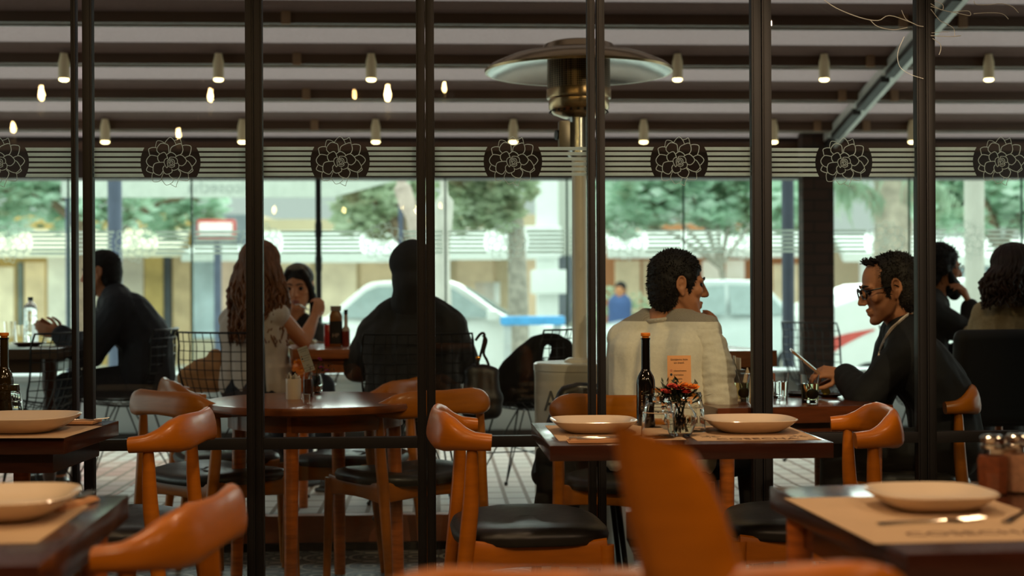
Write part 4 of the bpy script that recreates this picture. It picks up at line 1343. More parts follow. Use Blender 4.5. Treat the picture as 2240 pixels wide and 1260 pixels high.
MB().lathe([(0, 0), (0.05, 0), (0.08, 0.016), (0.078, 0.018), (0.05, 0.004), (0, 0.004)], seg=30).build('saucer_body', M('brown_saucer_glaze', (88, 52, 34), 0.3), sc2)
# ---------------------------------------------------------------- people
SKIN = M('warm_tan_skin', (196, 132, 96), 0.5, var=0.06, scale=25, spec=0.35, bump=0.03)
SKIN2 = M('fair_skin', (204, 138, 98), 0.5, var=0.06, scale=25, spec=0.35)
HAIRB = M('near_black_hair', (22, 16, 13), 0.6, var=0.3, scale=60, bump=0.5, stretch=(1, 1, 0.3), spec=0.3)
HAIRG = M('greying_dark_hair', (40, 33, 28), 0.6, var=0.35, scale=70, bump=0.5, spec=0.3)
HAIRBR = M('wavy_brown_hair', (124, 76, 42), 0.5, var=0.4, scale=30, bump=0.4, stretch=(1, 1, 0.3))
HAIRAU = M('auburn_hair', (52, 28, 18), 0.5, var=0.35, scale=40, bump=0.4)
EYEM = M('dark_eye', (30, 20, 16), 0.15)
LIPM = M('lip_skin', (150, 84, 70), 0.5)

class Head:
    def __init__(s, c, yaw, pitch=0.0, roll=0.0, sc=1.0):
        s.T = Matrix.Translation(V(c)) @ Matrix.Rotation(math.radians(yaw), 4, 'Z') @ Matrix.Rotation(math.radians(-pitch), 4, 'X') @ Matrix.Rotation(math.radians(roll), 4, 'Y') @ Matrix.Scale(sc, 4)
        s.s = sc
    def __call__(s, x, y, z):
        return s.T @ V((x, y, z))

def add_head(mb, H, fem=False):
    k = 0.93 if fem else 1.0
    mb.T = H.T
    mb.ell((0, -0.012, 0.035), (0.075, 0.094, 0.083), seg=24, ring=16)
    mb.ell((0, 0.026, -0.008), (0.063, 0.060, 0.086), seg=20, ring=12)
    mb.ell((0, 0.032, -0.066), (0.050 * k, 0.049, 0.043), seg=18, ring=10)
    mb.ell((0, 0.071, -0.098), (0.022 * k, 0.0205, 0.019))
    for sx in (-1, 1):
        mb.chain([(sx * 0.053 * k, 0.0, -0.045), (sx * 0.043 * k, 0.03, -0.074), (sx * 0.014, 0.068, -0.098)], [0.017, 0.018, 0.018])
        mb.chain([(sx * 0.046, 0.0, -0.018), (sx * 0.036, 0.034, -0.055), (sx * 0.022, 0.05, -0.078)], [0.029, 0.030, 0.026])
        mb.ell((sx * 0.041, 0.053, -0.016), (0.027, 0.028, 0.025))
        mb.ell((sx * 0.026, 0.040, -0.046), (0.030, 0.035, 0.036))
        mb.cap((sx * 0.013, 0.084, 0.024), 0.009, (sx * 0.045, 0.070, 0.024), 0.009)
        mb.ell((sx * 0.0105, 0.096, -0.032), (0.008, 0.011, 0.008))
        # ear
        e = Matrix.Rotation(math.radians(12), 3, 'X')
        mb.ell((sx * 0.0765, -0.012, -0.004), (0.008, 0.0165, 0.029), R=e)
        rim = []
        for q in range(11):
            a = math.radians(-60 + 235 * q / 10)
            rim.append((sx * 0.084, -0.013 - 0.0165 * math.sin(a) * 1.0 - 0.000, 0.002 + 0.029 * -math.cos(a)))
        rim = [(sx * (0.081 + 0.003 * math.sin(PI * i / 10)), -0.012 + 0.0175 * math.cos(math.radians(-20 + 230 * i / 10)) , 0.004 + 0.029 * math.sin(math.radians(-20 + 230 * i / 10))) for i in range(11)]
        mb.chain(rim, [0.0042] * 11, 8)
        mb.ell((sx * 0.078, -0.004, -0.031), (0.006, 0.008, 0.009))
    mb.chain([(0, 0.081, 0.020), (0, 0.095, -0.006), (0, 0.107, -0.027)], [0.0095, 0.0105, 0.0108])
    mb.chain([(-0.019, 0.079, -0.062), (0, 0.0895, -0.058), (0.019, 0.079, -0.062)], [0.005, 0.0072, 0.005])
    mb.chain([(-0.017, 0.078, -0.071), (0, 0.0865, -0.073), (0.017, 0.078, -0.071)], [0.005, 0.0078, 0.005])
    mb.T = None

def head_dents(H):
    d = []
    R = H.T.to_3x3()
    for sx in (-1, 1):
        d.append((H(sx * 0.031, 0.082, 0.006), 0.014 * H.s, R @ V((0, -0.007, 0))))
        d.append((H(sx * 0.083, -0.010, 0.0), 0.0085 * H.s, R @ V((-sx * 0.006, 0, 0))))
    d.append((H(0, 0.094, -0.0655), 0.0045 * H.s, R @ V((0, -0.004, 0))))
    d.append((H(0, 0.085, -0.086), 0.009 * H.s, R @ V((0, -0.003, 0))))
    return d

def add_hand(mb, wr, d, n, side, curl=0.45, sc=1.0, spread=0.06, thumb=0.6):
    """d: where the fingers point, n: palm side, side=+1 if the thumb lies towards d x n"""
    wr, d = V(wr), V(d).normalized()
    n = V(n)
    n = (n - d * n.dot(d)).normalized()
    s = d.cross(n).normalized() * side
    k = sc
    for i, off in enumerate((0.027, 0.009, -0.009, -0.026)):
        mb.cap(wr + s * off * 0.55 * k + d * 0.005, 0.013 * k, wr + d * (0.083 - 0.004 * abs(i - 1)) * k + s * off * k, 0.0115 * k, 10)
    for i, (off, L, r) in enumerate(((0.029, 0.070, 0.0086), (0.0095, 0.079, 0.0089), (-0.0095, 0.073, 0.0085), (-0.028, 0.057, 0.0076))):
        p = wr + d * (0.086 - 0.004 * abs(i - 1)) * k + s * off * k
        a = curl * (0.6 + 0.12 * i)
        fan = spread * (1.5 - i)
        dd = (d + s * fan).normalized()
        pts, rs = [p], [r * 1.06 * k]
        for j, fr in enumerate((0.45, 0.31, 0.24)):
            ca, sa = math.cos(a), math.sin(a)
            p = p + (dd * ca + n * sa) * L * fr * k
            pts.append(p)
            rs.append(r * k * (1.0, 0.93, 0.8)[j])
            a += curl * (1.0, 0.8, 0)[j]
        mb.chain(pts, rs, 10)
    b = wr + d * 0.022 * k + s * 0.022 * k + n * 0.006 * k
    t1 = b + (d * 0.6 + s * 0.65 + n * thumb * 0.5).normalized() * 0.042 * k
    t2 = t1 + (d * 0.85 + s * 0.25 + n * thumb * 0.7).normalized() * 0.032 * k
    t3 = t2 + (d * 0.95 + n * thumb * 0.6).normalized() * 0.024 * k
    mb.chain([b, t1, t2, t3], [0.014 * k, 0.0105 * k, 0.0098 * k, 0.0082 * k], 10)

def displace(me, amp, scale, seed=0.0, aniso=(1, 1, 1)):
    me.update()
    n = len(me.vertices)
    co = np.empty(n * 3, 'f')
    me.vertices.foreach_get('co', co)
    no = np.empty(n * 3, 'f')
    me.vertices.foreach_get('normal', no)
    co, no = co.reshape(-1, 3), no.reshape(-1, 3)
    sc = np.array([scale * a for a in aniso])
    vals = np.array([mnoise.noise(V((p[0] * sc[0] + seed, p[1] * sc[1], p[2] * sc[2]))) for p in co])
    co += no * (vals * amp)[:, None]
    me.vertices.foreach_set('co', co.ravel())
    me.update()

def dent(me, dents, org):
    n = len(me.vertices)
    co = np.empty(n * 3, 'f')
    me.vertices.foreach_get('co', co)
    co = co.reshape(-1, 3)
    for c, r, vec in dents:
        c = np.array(V(c) - V(org))
        w_ = np.exp(-((co - c) ** 2).sum(1) / r ** 2)
        co += w_[:, None] * np.array(vec)[None, :]
    me.vertices.foreach_set('co', co.ravel())
    me.update()

def mid(a, b, t=0.5):
    return V(a) * (1 - t) + V(b) * t

def torso(mb, p, g=0.0, sleeves=True, bulge=V((0, 0, 0)), low=0.0, fem=False, cuff=0.93, skip=()):
    shL, shR, hL, hR, nb = (V(p[k]) for k in ('shL', 'shR', 'hipL', 'hipR', 'neckb'))
    k = 0.88 if fem else 1.0
    hm, sm = mid(hL, hR), mid(shL, shR)
    for sh, hp in ((shL, hL), (shR, hR)):
        inn = mid(sh, mid(shL, shR), 0.33)
        top = mid(inn, hp, 0.14) + bulge * 0.4
        m1 = mid(mid(inn, hp, 0.5), hm, 0.12) + bulge
        mb.chain([top, m1, hp + V((0, 0, 0.02 + low))], [0.098 * k + g, 0.098 * k + g, 0.112 * k + g])
        mb.chain([sh, mid(sh, nb, 0.62) + V((0, 0, 0.004))], [0.060 * k + g, 0.055 * k + g])
    mb.chain([mid(sm, hm, 0.16) + bulge * 0.5, mid(sm, hm, 0.5) + bulge, hm + V((0, 0, 0.03 + low))], [0.105 * k + g, 0.108 * k + g, 0.115 * k + g])
    mb.cap(nb + V((0, 0, -0.05)), 0.066 * k + g, nb + V((0, 0, -0.012)), 0.052 * k + g * 0.8)
    if sleeves:
        for s in 'LR':
            if s in skip:
                continue
            sh, el, wr = (V(p[q + s]) for q in ('sh', 'el', 'wr'))
            mb.chain([sh, mid(sh, el, 0.5), el], [0.056 * k + g, 0.050 * k + g, 0.041 * k + g])
            mb.chain([el, mid(el, wr, 0.35), mid(el, wr, cuff)], [0.041 * k + g, 0.042 * k + g, 0.029 * k + g * 0.8])

def person(label, p, skin, topm, botm, voxel=0.006, fem=False, t=0.010, sleeves=True, bulge=(0, 0, 0), base=0.0, wrinkle=0.006, hands=True, top_name='sweater', legs=True, face=True, grow=0.0, skip=()):
    bulge = V(bulge)
    H = p['head']
    hm = mid(p['hipL'], p['hipR'])
    root = thing('person', label, 'person', (hm.x, hm.y, base))
    o = root.location.copy()
    k = 0.9 if fem else 1.0
    b = MB(o)
    add_head(b, H, fem)
    nb = V(p['neckb'])
    b.chain([nb + V((0, 0, -0.06)), nb, H(0, 0.0, -0.075), H(0, -0.02, -0.02)], [0.066 * k, 0.062 * k, 0.057 * k, 0.055 * k])
    torso(b, p, grow, True, bulge, fem=fem)
    for s in 'LR':
        wr = V(p['wr' + s])
        if hands and ('hand' + s) in p:
            d, n, sd, cu = p['hand' + s][:4]
            el = V(p['el' + s])
            b.cap(mid(el, wr, 0.8), 0.028 * k, wr + V(d).normalized() * 0.006, 0.0245 * k)
            add_hand(b, wr, d, n, sd, cu, 0.92 if fem else 1.0)
        kn, an = V(p['kn' + s]), V(p['an' + s])
        b.chain([p['hip' + s], kn, an], [0.088 * k, 0.058 * k, 0.04 * k])
        toe = an + (kn - V(p['hip' + s])).normalized() * 0.15
        toe.z = base + 0.03
        b.cap(an + V((0, 0, -0.03)), 0.036, toe, 0.026)
    me = remesh(b, voxel, 7)
    if face:
        dent(me, head_dents(H), o)
    mobj('body', me, skin, root, 75)
    c = MB(o)
    torso(c, p, t + grow, sleeves, bulge, fem=fem, skip=skip)
    me = remesh(c, max(voxel, 0.007), 8)
    if wrinkle:
        displace(me, wrinkle, 9, 3.1)
        displace(me, wrinkle * 0.5, 26, 1.7, (1, 1, 0.6))
    mobj(top_name, me, topm, root, 75)
    if legs:
        c = MB(o)
        for s in 'LR':
            c.chain([p['hip' + s], p['kn' + s], V(p['an' + s]) + V((0, 0, 0.04))], [0.10 * k, 0.07 * k, 0.058 * k])
        c.cap(p['hipL'], 0.115 * k, p['hipR'], 0.115 * k)
        mobj('trousers', remesh(c, 0.009, 6), botm, root, 75)
        for s in 'LR':
            an, kn = V(p['an' + s]), V(p['kn' + s])
            fd = kn - V(p['hip' + s])
            fd.z = 0
            fd.normalize()
            q = MB(o)
            q.cap(V((an.x, an.y, base + 0.048)), 0.044, V((an.x, an.y, base + 0.045)) + fd * 0.17, 0.034)
            q.box(V((an.x, an.y, base + 0.012)) + fd * 0.07, (0.085, 0.26, 0.024), rz=math.atan2(fd.y, fd.x) - PI / 2)
            mobj('shoe', remesh(q, 0.008, 5), M('dark_shoe_leather', (30, 26, 24), 0.4), root, 75)
    if face:
        for sx in (-1, 1):
            MB(o).ell(H(sx * 0.031, 0.0690, 0.005), 0.0125 * H.s).build('eye', EYEM, root)
            br = MB(o)
            br.sweep([H(sx * 0.012, 0.0905, 0.026), H(sx * 0.028, 0.088, 0.032), H(sx * 0.048, 0.073, 0.027)], [(0.003, 0.0042, 0), (0.003, 0.0044, 0), (0.002, 0.002, 0)], 8)
            br.build('eyebrow', HAIRB, root)
    return root, o

def short_hair(root, o, H, mat, back=0.0, low=-0.055, spikes=900, amp=0.006, length=0.012, burn=True, seed=1, top=0.0, front=0.0, ears=False):
    b = MB(o)
    b.T = H.T
    if ears:
        for sx in (-1, 1):
            b.ell((sx * 0.076, -0.012, 0.004), (0.02, 0.028, 0.042))
    b.ell((0, -0.018 - back, 0.043 + top), (0.0825, 0.098 + front, 0.084), seg=24, ring=16)
    b.ell((0, -0.040, 0.005), (0.0795, 0.076, 0.09), seg=20, ring=12)
    b.ell((0, -0.050, -0.03), (0.073, 0.058, 0.075), seg=20, ring=12)
    b.ell((0, -0.056, low + 0.006), (0.062, 0.044, 0.040), seg=16, ring=10)
    for sx in (-1, 1):
        b.ell((sx * 0.062, 0.008 - back, 0.035), (0.0185, 0.045, 0.035))
        if burn:
            b.chain([(sx * 0.068, 0.028 - back * 0.5, 0.015), (sx * 0.067, 0.020, -0.028)], [0.012, 0.0075])
    b.T = None
    me = remesh(b, 0.0055, 14)
    displace(me, amp * 0.6, 55, seed)
    rnd = random.Random(seed)
    sp = MB(o)
    sp.T = H.T
    sp.T = None
    me.update()
    Hi = H.T.inverted()
    nv = len(me.vertices)
    for _ in range(spikes):
        q = me.vertices[rnd.randrange(nv)]
        w0 = q.co + V(o)
        loc = Hi @ w0
        if loc.y > 0.045 and loc.z < 0.06:
            continue
        d = q.normal.copy()
        f = (d * 0.55 + H.T.to_3x3() @ V((rnd.uniform(-0.5, 0.5), rnd.uniform(-0.2, 0.5), rnd.uniform(-0.9, 0.35)))).normalized()
        sp.tube([w0 - d * 0.003, w0 + f * length * rnd.uniform(0.5, 1.1)], [0.0026, 0.0005], 4, False)
    sp.T = None
    b2 = MB()
    n0 = len(me.vertices)
    bm = bmesh.new()
    bm.from_mesh(me)
    tmp = sp.mesh('t')
    bm.from_mesh(tmp)
    bm.to_mesh(me)
    bm.free()
    bpy.data.meshes.remove(tmp)
    return mobj('hair', me, mat, root, 75)

def strand_hair(root, o, H, mat, length, n=170, wave=0.012, spread=1.0, seed=1, cover=0.25, r=0.0085):
    """long hair: locks that run over the skull and hang down"""
    b = MB(o)
    b.T = H.T
    b.ell((0, -0.016, 0.044), (0.084, 0.101, 0.086), seg=24, ring=16)
    b.ell((0, -0.05, -0.01), (0.078, 0.066, 0.08), seg=20, ring=12)
    b.T = None
    me = remesh(b, 0.007, 4)
    rnd = random.Random(seed)
    sp = MB(o)
    for i in range(n):
        a = rnd.uniform(math.radians(180 - 0) - math.radians(200) * 0.5 - 0.0, math.radians(180) + math.radians(200) * 0.5) + PI / 2 - PI / 2
        az = PI * 1.5 + rnd.uniform(-1, 1) * math.radians(90 + 90 * cover)
        pts, rs = [], []
        L = length * rnd.uniform(0.82, 1.06)
        ph, ph2 = rnd.uniform(0, 6.3), rnd.uniform(0, 6.3)
        rad = rnd.uniform(0.97, 1.08)
        for k in range(6):
            th = math.radians(12 + 82 * k / 5)
            pts.append(H(math.cos(az) * math.sin(th) * 0.087 * rad, -0.016 + math.sin(az) * math.sin(th) * 0.103 * rad, 0.044 + math.cos(th) * 0.089 * rad))
            rs.append(r * 0.9)
        e = pts[-1]
        nseg = 9
        for k in range(1, nseg + 1):
            f = k / nseg
            x = math.cos(az) * (0.09 + 0.02 * spread * math.sin(PI * min(1, f * 1.2)) + 0.03 * spread * f) * rad
            y = -0.016 + min(math.sin(az), 0.2) * (0.105 + 0.012 * f) * rad
            q = H(x, y, 0)
            q = V((q.x, q.y, e.z - L * f))
            q += V((math.sin(f * 15 + ph), math.cos(f * 13 + ph2), 0)) * wave * min(1, f * 2)
            pts.append(q)
            rs.append(r * (1 - 0.6 * f ** 2) * rnd.uniform(0.9, 1.1))
        sp.tube(pts, rs, 6)
    bm = bmesh.new()
    bm.from_mesh(me)
    tmp = sp.mesh('t')
    bm.from_mesh(tmp)
    bm.to_mesh(me)
    bm.free()
    bpy.data.meshes.remove(tmp)
    return mobj('hair', me, mat, root, 75)

BLACKC = M('black_cloth', (20, 18, 17), 0.85, var=0.2, scale=40, bump=0.15, sheen=0.1)
NAVY = M('dark_navy_cloth', (26, 28, 36), 0.8, var=0.15, scale=40, bump=0.15)
JEANS = M('dark_jeans', (36, 38, 46), 0.85, var=0.2, scale=60)

# --- man in the pale sweater, back to us, profile to the right
def sweater_mat():
    m = M('pale_cream_knit', (240, 232, 216), 0.9, var=0.05, scale=90, bump=0.12, sheen=0.2, bscale=220)
    nt = m.node_tree
    p_ = nt.nodes['Principled BSDF']
    base = p_.inputs['Base Color'].links[0].from_socket
    tc = nt.nodes.new('ShaderNodeTexCoord')
    sx_ = nt.nodes.new('ShaderNodeSeparateXYZ')
    gt = nt.nodes.new('ShaderNodeMath')
    gt.operation = 'GREATER_THAN'
    gt.inputs[1].default_value = at(1450, 703, 5.42).z
    vo = nt.nodes.new('ShaderNodeTexVoronoi')
    vo.inputs['Scale'].default_value = 210
    vo.inputs['Randomness'].default_value = 0.1
    rp = nt.nodes.new('ShaderNodeValToRGB')
    rp.color_ramp.elements[0].color = lin((196, 184, 170)) + (1,)
    rp.color_ramp.elements[1].color = lin((96, 88, 80)) + (1,)
    mx = nt.nodes.new('ShaderNodeMix')
    mx.data_type = 'RGBA'
    L = nt.links.new
    L(tc.outputs['Object'], sx_.inputs[0])
    L(sx_.outputs['Z'], gt.inputs[0])
    L(tc.outputs['Object'], vo.inputs['Vector'])
    L(vo.outputs['Distance'], rp.inputs['Fac'])
    L(gt.outputs[0], mx.inputs['Factor'])
    L(base, mx.inputs['A'])
    L(rp.outputs['Color'], mx.inputs['B'])
    L(mx.outputs['Result'], p_.inputs['Base Color'])
    return m
SWEAT = sweater_mat()
hd = Head(at(1484, 625, 5.45), -84, 3, 0, 1.06)
p = dict(head=hd, neckb=at(1452, 694, 5.47), shL=at(1366, 742, 5.55), shR=at(1541, 729, 5.36), elL=at(1340, 910, 5.75), wrL=at(1470, 905, 5.95), elR=at(1574, 880, 5.28), wrR=at(1566, 756, 5.52),
         hipL=at(1385, 1000, 5.50), hipR=at(1500, 1005, 5.36), handR=(V((0.02, 0.1, 0.99)), V((-0.85, 0.4, -0.1)), -1, 0.55), handL=(V((0.9, 0.2, 0.2)), V((0, 0, -1)), -1, 0.4))
fw = V((0.78, 0.62, 0))
for s in 'LR':
    p['kn' + s] = V(p['hip' + s]) + fw * 0.40 + V((0, 0, -0.02))
    q = p['kn' + s] + fw * 0.03
    p['an' + s] = V((q.x, q.y, 0.08))
root, o = person('man in pale cream sweater facing right, hand raised to his chin', p, SKIN, SWEAT, JEANS, 0.0045, t=0.014, bulge=V((-0.01, -0.025, 0)), wrinkle=0.006, grow=-0.004, skip='R')
slv = MB(o)
shq, elq, wrq = (V(p[q]) for q in ('shR', 'elR', 'wrR'))
slv.chain([shq + V((-0.02, 0.01, 0.0)), shq, mid(shq, elq, 0.5) + V((0.014, -0.01, 0)), elq + V((0.006, 0, -0.01))], [0.062, 0.070, 0.070, 0.063])
slv.chain([elq + V((0.006, 0, -0.01)), mid(elq, wrq, 0.4), mid(elq, wrq, 0.9)], [0.062, 0.054, 0.04])
me = remesh(slv, 0.006, 6)
displace(me, 0.010, 14, 2.1, (0.6, 0.6, 1.6))
displace(me, 0.004, 40, 4.1, (0.6, 0.6, 1.5))
mobj('sleeve', me, SWEAT, root, 75)
short_hair(root, o, hd, HAIRB, back=0.0, spikes=2600, amp=0.004, length=0.010, seed=2, top=0.006)
# knitted yoke band and collar
yk = MB(o)
nb = p['neckb']
yk.tube(catmull([nb + V((0.066 * math.cos(a), 0.064 * math.sin(a), -0.006 + 0.008 * math.cos(a))) for a in (2 * PI * k / 16 for k in range(17))], 2), 0.008, 8)
yk.build('collar', M('grey_knit_collar', (206, 196, 182), 0.9, scale=120, bump=0.4, bscale=300), root)

# --- man with eyeglasses, profile to the left
hd2 = Head(at(1941, 632, 5.50), 88, 14, 0, 1.08)
SUIT = M('black_suit_cloth', (18, 18, 23), 0.8, var=0.15, scale=60, bump=0.1)
p = dict(head=hd2, neckb=at(1980, 706, 5.55), shL=at(1984, 776, 5.38), shR=at(1958, 768, 5.72), elL=at(1893, 872, 5.40), wrL=at(1846, 818, 5.58), elR=at(1915, 885, 5.80), wrR=at(1850, 815, 5.72),
         hipL=at(2075, 985, 5.42), hipR=at(2070, 985, 5.62), handL=(V((-1, 0.1, 0.12)), V((0.1, 0.5, -0.8)), 1, 0.75), handR=(V((-1, -0.15, 0.1)), V((0, -0.4, -0.9)), -1, 0.6))
fw = V((-1, 0.05, 0))
for s in 'LR':
    p['kn' + s] = V(p['hip' + s]) + fw * 0.42
    q = p['kn' + s] + fw * 0.02
    p['an' + s] = V((q.x, q.y, 0.08))
root, o = person('man with eyeglasses in black jacket, bent over his phone', p, SKIN, SUIT, SUIT, 0.0045, t=0.020, bulge=V((0.06, 0, 0.03)), wrinkle=0.007, top_name='jacket', grow=0.006)
short_hair(root, o, hd2, HAIRG, back=0.016, spikes=2400, amp=0.005, length=0.011, seed=5, burn=True)
cu = MB(o)
for k in range(9):
    pass
tuft = MB(o)
tuft.T = hd2.T
rnd = random.Random(12)
for _ in range(110):
    x, y, z = rnd.uniform(-0.045, 0.045), rnd.uniform(0.02, 0.05), rnd.uniform(0.092, 0.104)
    tuft.tube(catmull([(x, y - 0.01, z), (x + rnd.uniform(-0.01, 0.01), y + 0.006, z + 0.014), (x + rnd.uniform(-0.015, 0.015), y + rnd.uniform(0.0, 0.014), z + rnd.uniform(0.012, 0.026))], 3), 0.0016, 4)
tuft.T = None
tuft.build('hair_tuft', HAIRG, root)
# eyeglasses
eg = MB(o)
eg.T = hd2.T
for sx in (-1, 1):
    ring = [(sx * 0.033 + 0.025 * math.copysign(abs(math.cos(a)) ** 0.8, math.cos(a)), 0.097 - 0.25 * abs(sx * 0.033 + 0.025 * math.cos(a)) ** 1.4, 0.004 + 0.019 * math.sin(a)) for a in (2 * PI * k / 22 for k in range(23))]
    eg.tube(ring, 0.0034, 6)
    eg.tube([(sx * 0.058, 0.091, 0.014), (sx * 0.074, 0.075, 0.014), (sx * 0.079, 0.03, 0.013), (sx * 0.081, -0.008, 0.012), (sx * 0.08, -0.03, -0.006)], [0.0032, 0.0032, 0.0024, 0.002, 0.0018], 6)
eg.tube([(-0.009, 0.099, 0.012), (0, 0.103, 0.014), (0.009, 0.099, 0.012)], 0.0024, 6)
eg.T = None
eg.build('eyeglasses', M('black_spectacle_frame', (12, 11, 11), 0.25, coat=0.5), root)
sb = MB(o)
sb.T = hd2.T
# stubble: thin shell over the jaw
sb.ell((0, 0.031, -0.068), (0.0512, 0.0498, 0.0425), seg=20, ring=12)
sb.T = None
col = MB(o)
nb = V(p['neckb'])
ring = [nb + V((0.01, 0, 0.012)) + V((0.072 * math.cos(a), 0.066 * math.sin(a), -0.034 * -math.cos(a) * -1 * -1)) for a in (2 * PI * k / 20 for k in range(21))]
ring = [nb + V((-0.006 + 0.07 * math.cos(a), 0.064 * math.sin(a), 0.018 + 0.04 * math.cos(a))) for a in (2 * PI * k / 20 for k in range(21))]
col.sweep(ring, [(0.004, 0.017, 0)] * 21, 8)
jc = MB(o)
ring = [nb + V((0.012 + 0.088 * math.cos(a), 0.086 * math.sin(a), 0.012 + 0.052 * math.cos(a))) for a in (2 * PI * k / 24 for k in range(-9, 10))]
jc.sweep(ring, [(0.010, 0.026, 0.35)] * len(ring), 10)
jc.build('jacket_collar', SUIT, root)
col.build('shirt_collar', M('pale_pink_shirt', (226, 206, 192), 0.8), root)
from mathutils.bvhtree import BVHTree
jk = [c for c in root.children if c.name.startswith('jacket') and 'collar' not in c.name][0].data
bvh = BVHTree.FromPolygons([v.co[:] for v in jk.vertices], [q.vertices[:] for q in jk.polygons])
path = []
for q in catmull([V((1985, 690, 0)), V((1968, 704, 0)), V((1950, 722, 0)), V((1936, 742, 0)), V((1927, 760, 0)), V((1922, 778, 0))], 4):
    d = ray(q.x, q.y).normalized()
    hit = bvh.ray_cast(CAM - o, d)
    if hit[0] is not None:
        path.append(hit[0] + o - d * 0.002)
if len(path) > 3:
    n_ = len(path)
    MB(o).sweep(path, [(0.004, 0.013 * (1 - 0.75 * i / (n_ - 1)), 0.5) for i in range(n_)], 8).build('shirt_front', M('pale_pink_shirt', (226, 206, 192), 0.8), root)
cf = MB(o)
for s in 'LR':
    w0, e0 = V(p['wr' + s]), V(p['el' + s])
    d = (w0 - e0).normalized()
    cf.tube([w0 - d * 0.028, w0 - d * 0.006], [0.043, 0.041], 16, False)
    cf.tube([w0 - d * 0.006, w0 - d * 0.028], [0.038, 0.038], 16, False)
cf.build('shirt_cuff', M('pale_blue_cuff', (196, 204, 224), 0.8), root)
# phone in his hand
ph = at(1762, 792, 5.60)
t = thing('phone', 'phone held tilted by the man with eyeglasses', 'phone', ph)
Rp = Matrix.Rotation(math.radians(40), 3, 'Y') @ Matrix.Rotation(math.radians(10), 3, 'X')
MB().box((0, 0, 0), (0.148, 0.074, 0.009), R=Rp).build('phone_body', M('gold_phone_shell', (170, 128, 96), 0.35, coat=0.3), t, bevel=0.002)
MB().box(Rp @ V((0, 0, 0.0048)), (0.138, 0.066, 0.0006), R=Rp).build('phone_screen', M('dark_screen', (26, 24, 26), 0.12), t)

def sit(p, fw, base, seat=0.46):
    for s in 'LR':
        p['kn' + s] = V(p['hip' + s]) + fw * 0.41 + V((0, 0, -0.02))
        q = p['kn' + s] + fw * 0.04
        p['an' + s] = V((q.x, q.y, base + 0.08))
    return p

# --- man at far left, leaning to the left
hd3 = Head(at(221, 598, 7.60), 86, 6, 0, 1.0)
p = dict(head=hd3, neckb=at(252, 646, 7.62), shL=at(262, 678, 7.42), shR=at(248, 672, 7.84), elL=at(195, 775, 7.36), wrL=at(132, 732, 7.42), elR=at(200, 775, 7.85), wrR=at(140, 735, 7.7),
         hipL=at(322, 832, 7.46), hipR=at(318, 832, 7.68), handL=(V((-1, 0.1, 0.25)), V((0, 0.9, 0.3)), -1, 0.25), handR=(V((-0.9, -0.2, 0.45)), V((0.2, -0.9, 0.2)), 1, 0.3))
sit(p, V((-1, -0.1, 0)), TZ)
root, o = person('man in dark jacket at far left, leaning forward with open hands', p, SKIN, NAVY, JEANS, 0.007, t=0.022, bulge=V((0.07, 0, 0.03)), base=TZ, top_name='jacket', grow=0.014)
short_hair(root, o, hd3, HAIRB, spikes=500, amp=0.003, length=0.007, seed=3)
b = MB(o)
b.T = hd3.T
b.ell((0, 0.036, -0.078), (0.054, 0.054, 0.04), seg=18)
b.ell((0, 0.074, -0.098), (0.026, 0.023, 0.022))
b.T = None
b.build('beard', HAIRB, root)
bw = MB(o)
bw.chain([mid(p['elL'], p['wrL'], 0.6), mid(p['elL'], p['wrL'], 0.97)], [0.052, 0.043])
mobj('sleeve_cuff', remesh(bw, 0.008, 4), M('blue_grey_cuff', (72, 82, 108), 0.8), root, 75)

# --- long-haired woman, seen from behind
hd4 = Head(at(572, 588, 6.95), -32, 6, 0, 0.98)
p = dict(head=hd4, neckb=at(558, 662, 6.98), shL=at(505, 700, 7.10), shR=at(607, 690, 6.86), elL=at(520, 790, 7.25), wrL=at(570, 752, 7.45), elR=at(664, 748, 6.98), wrR=at(688, 694, 7.12),
         hipL=at(525, 846, 7.04), hipR=at(592, 846, 6.9), handR=(V((0.25, 0.25, 0.75)), V((-0.6, 0.5, -0.3)), -1, 0.9), handL=(V((0.8, 0.5, 0.1)), V((0, 0, -1)), -1, 0.5))
sit(p, V((0.55, 0.83, 0)), TZ)
root, o = person('woman with long wavy brown hair and bare arm, seen from behind', p, SKIN2, M('white_top_cloth', (214, 198, 184), 0.85, var=0.04, bump=0.1, scale=30), JEANS, 0.006, fem=True, t=0.010, sleeves=False, base=TZ, wrinkle=0.005, top_name='sleeveless_top')
strand_hair(root, o, hd4, HAIRBR, 0.40, 240, 0.018, 1.7, seed=4, cover=0.35)

# --- girl facing us
hd5 = Head(at(652, 628, 8.1), 173, 10, 0, 1.03)
p = dict(head=hd5, neckb=at(644, 694, 8.14), shL=at(692, 726, 8.14), shR=at(600, 726, 8.14), elL=at(700, 790, 8.02), wrL=at(676, 745, 7.84), elR=at(590, 790, 8.02), wrR=at(625, 742, 7.86),
         hipL=at(672, 815, 8.2), hipR=at(622, 815, 8.2), handL=(V((-0.7, -0.3, 0.6)), V((0, -0.5, -0.6)), 1, 0.8), handR=(V((0.7, -0.3, 0.5)), V((0, -0.5, -0.6)), -1, 0.8))
sit(p, V((0.05, -1, 0)), TZ)
root, o = person('girl with straight black hair facing the window while eating', p, SKIN2, BLACKC, JEANS, 0.006, fem=True, t=0.010, base=TZ, wrinkle=0.004, top_name='black_top')
b = MB(o)
b.T = hd5.T
b.ell((0, -0.02, 0.05), (0.086, 0.098, 0.082), seg=24, ring=16)
b.ell((0, -0.008, 0.072), (0.078, 0.078, 0.062), seg=20, ring=12)
b.ell((0, -0.05, -0.02), (0.085, 0.066, 0.1), seg=20, ring=12)
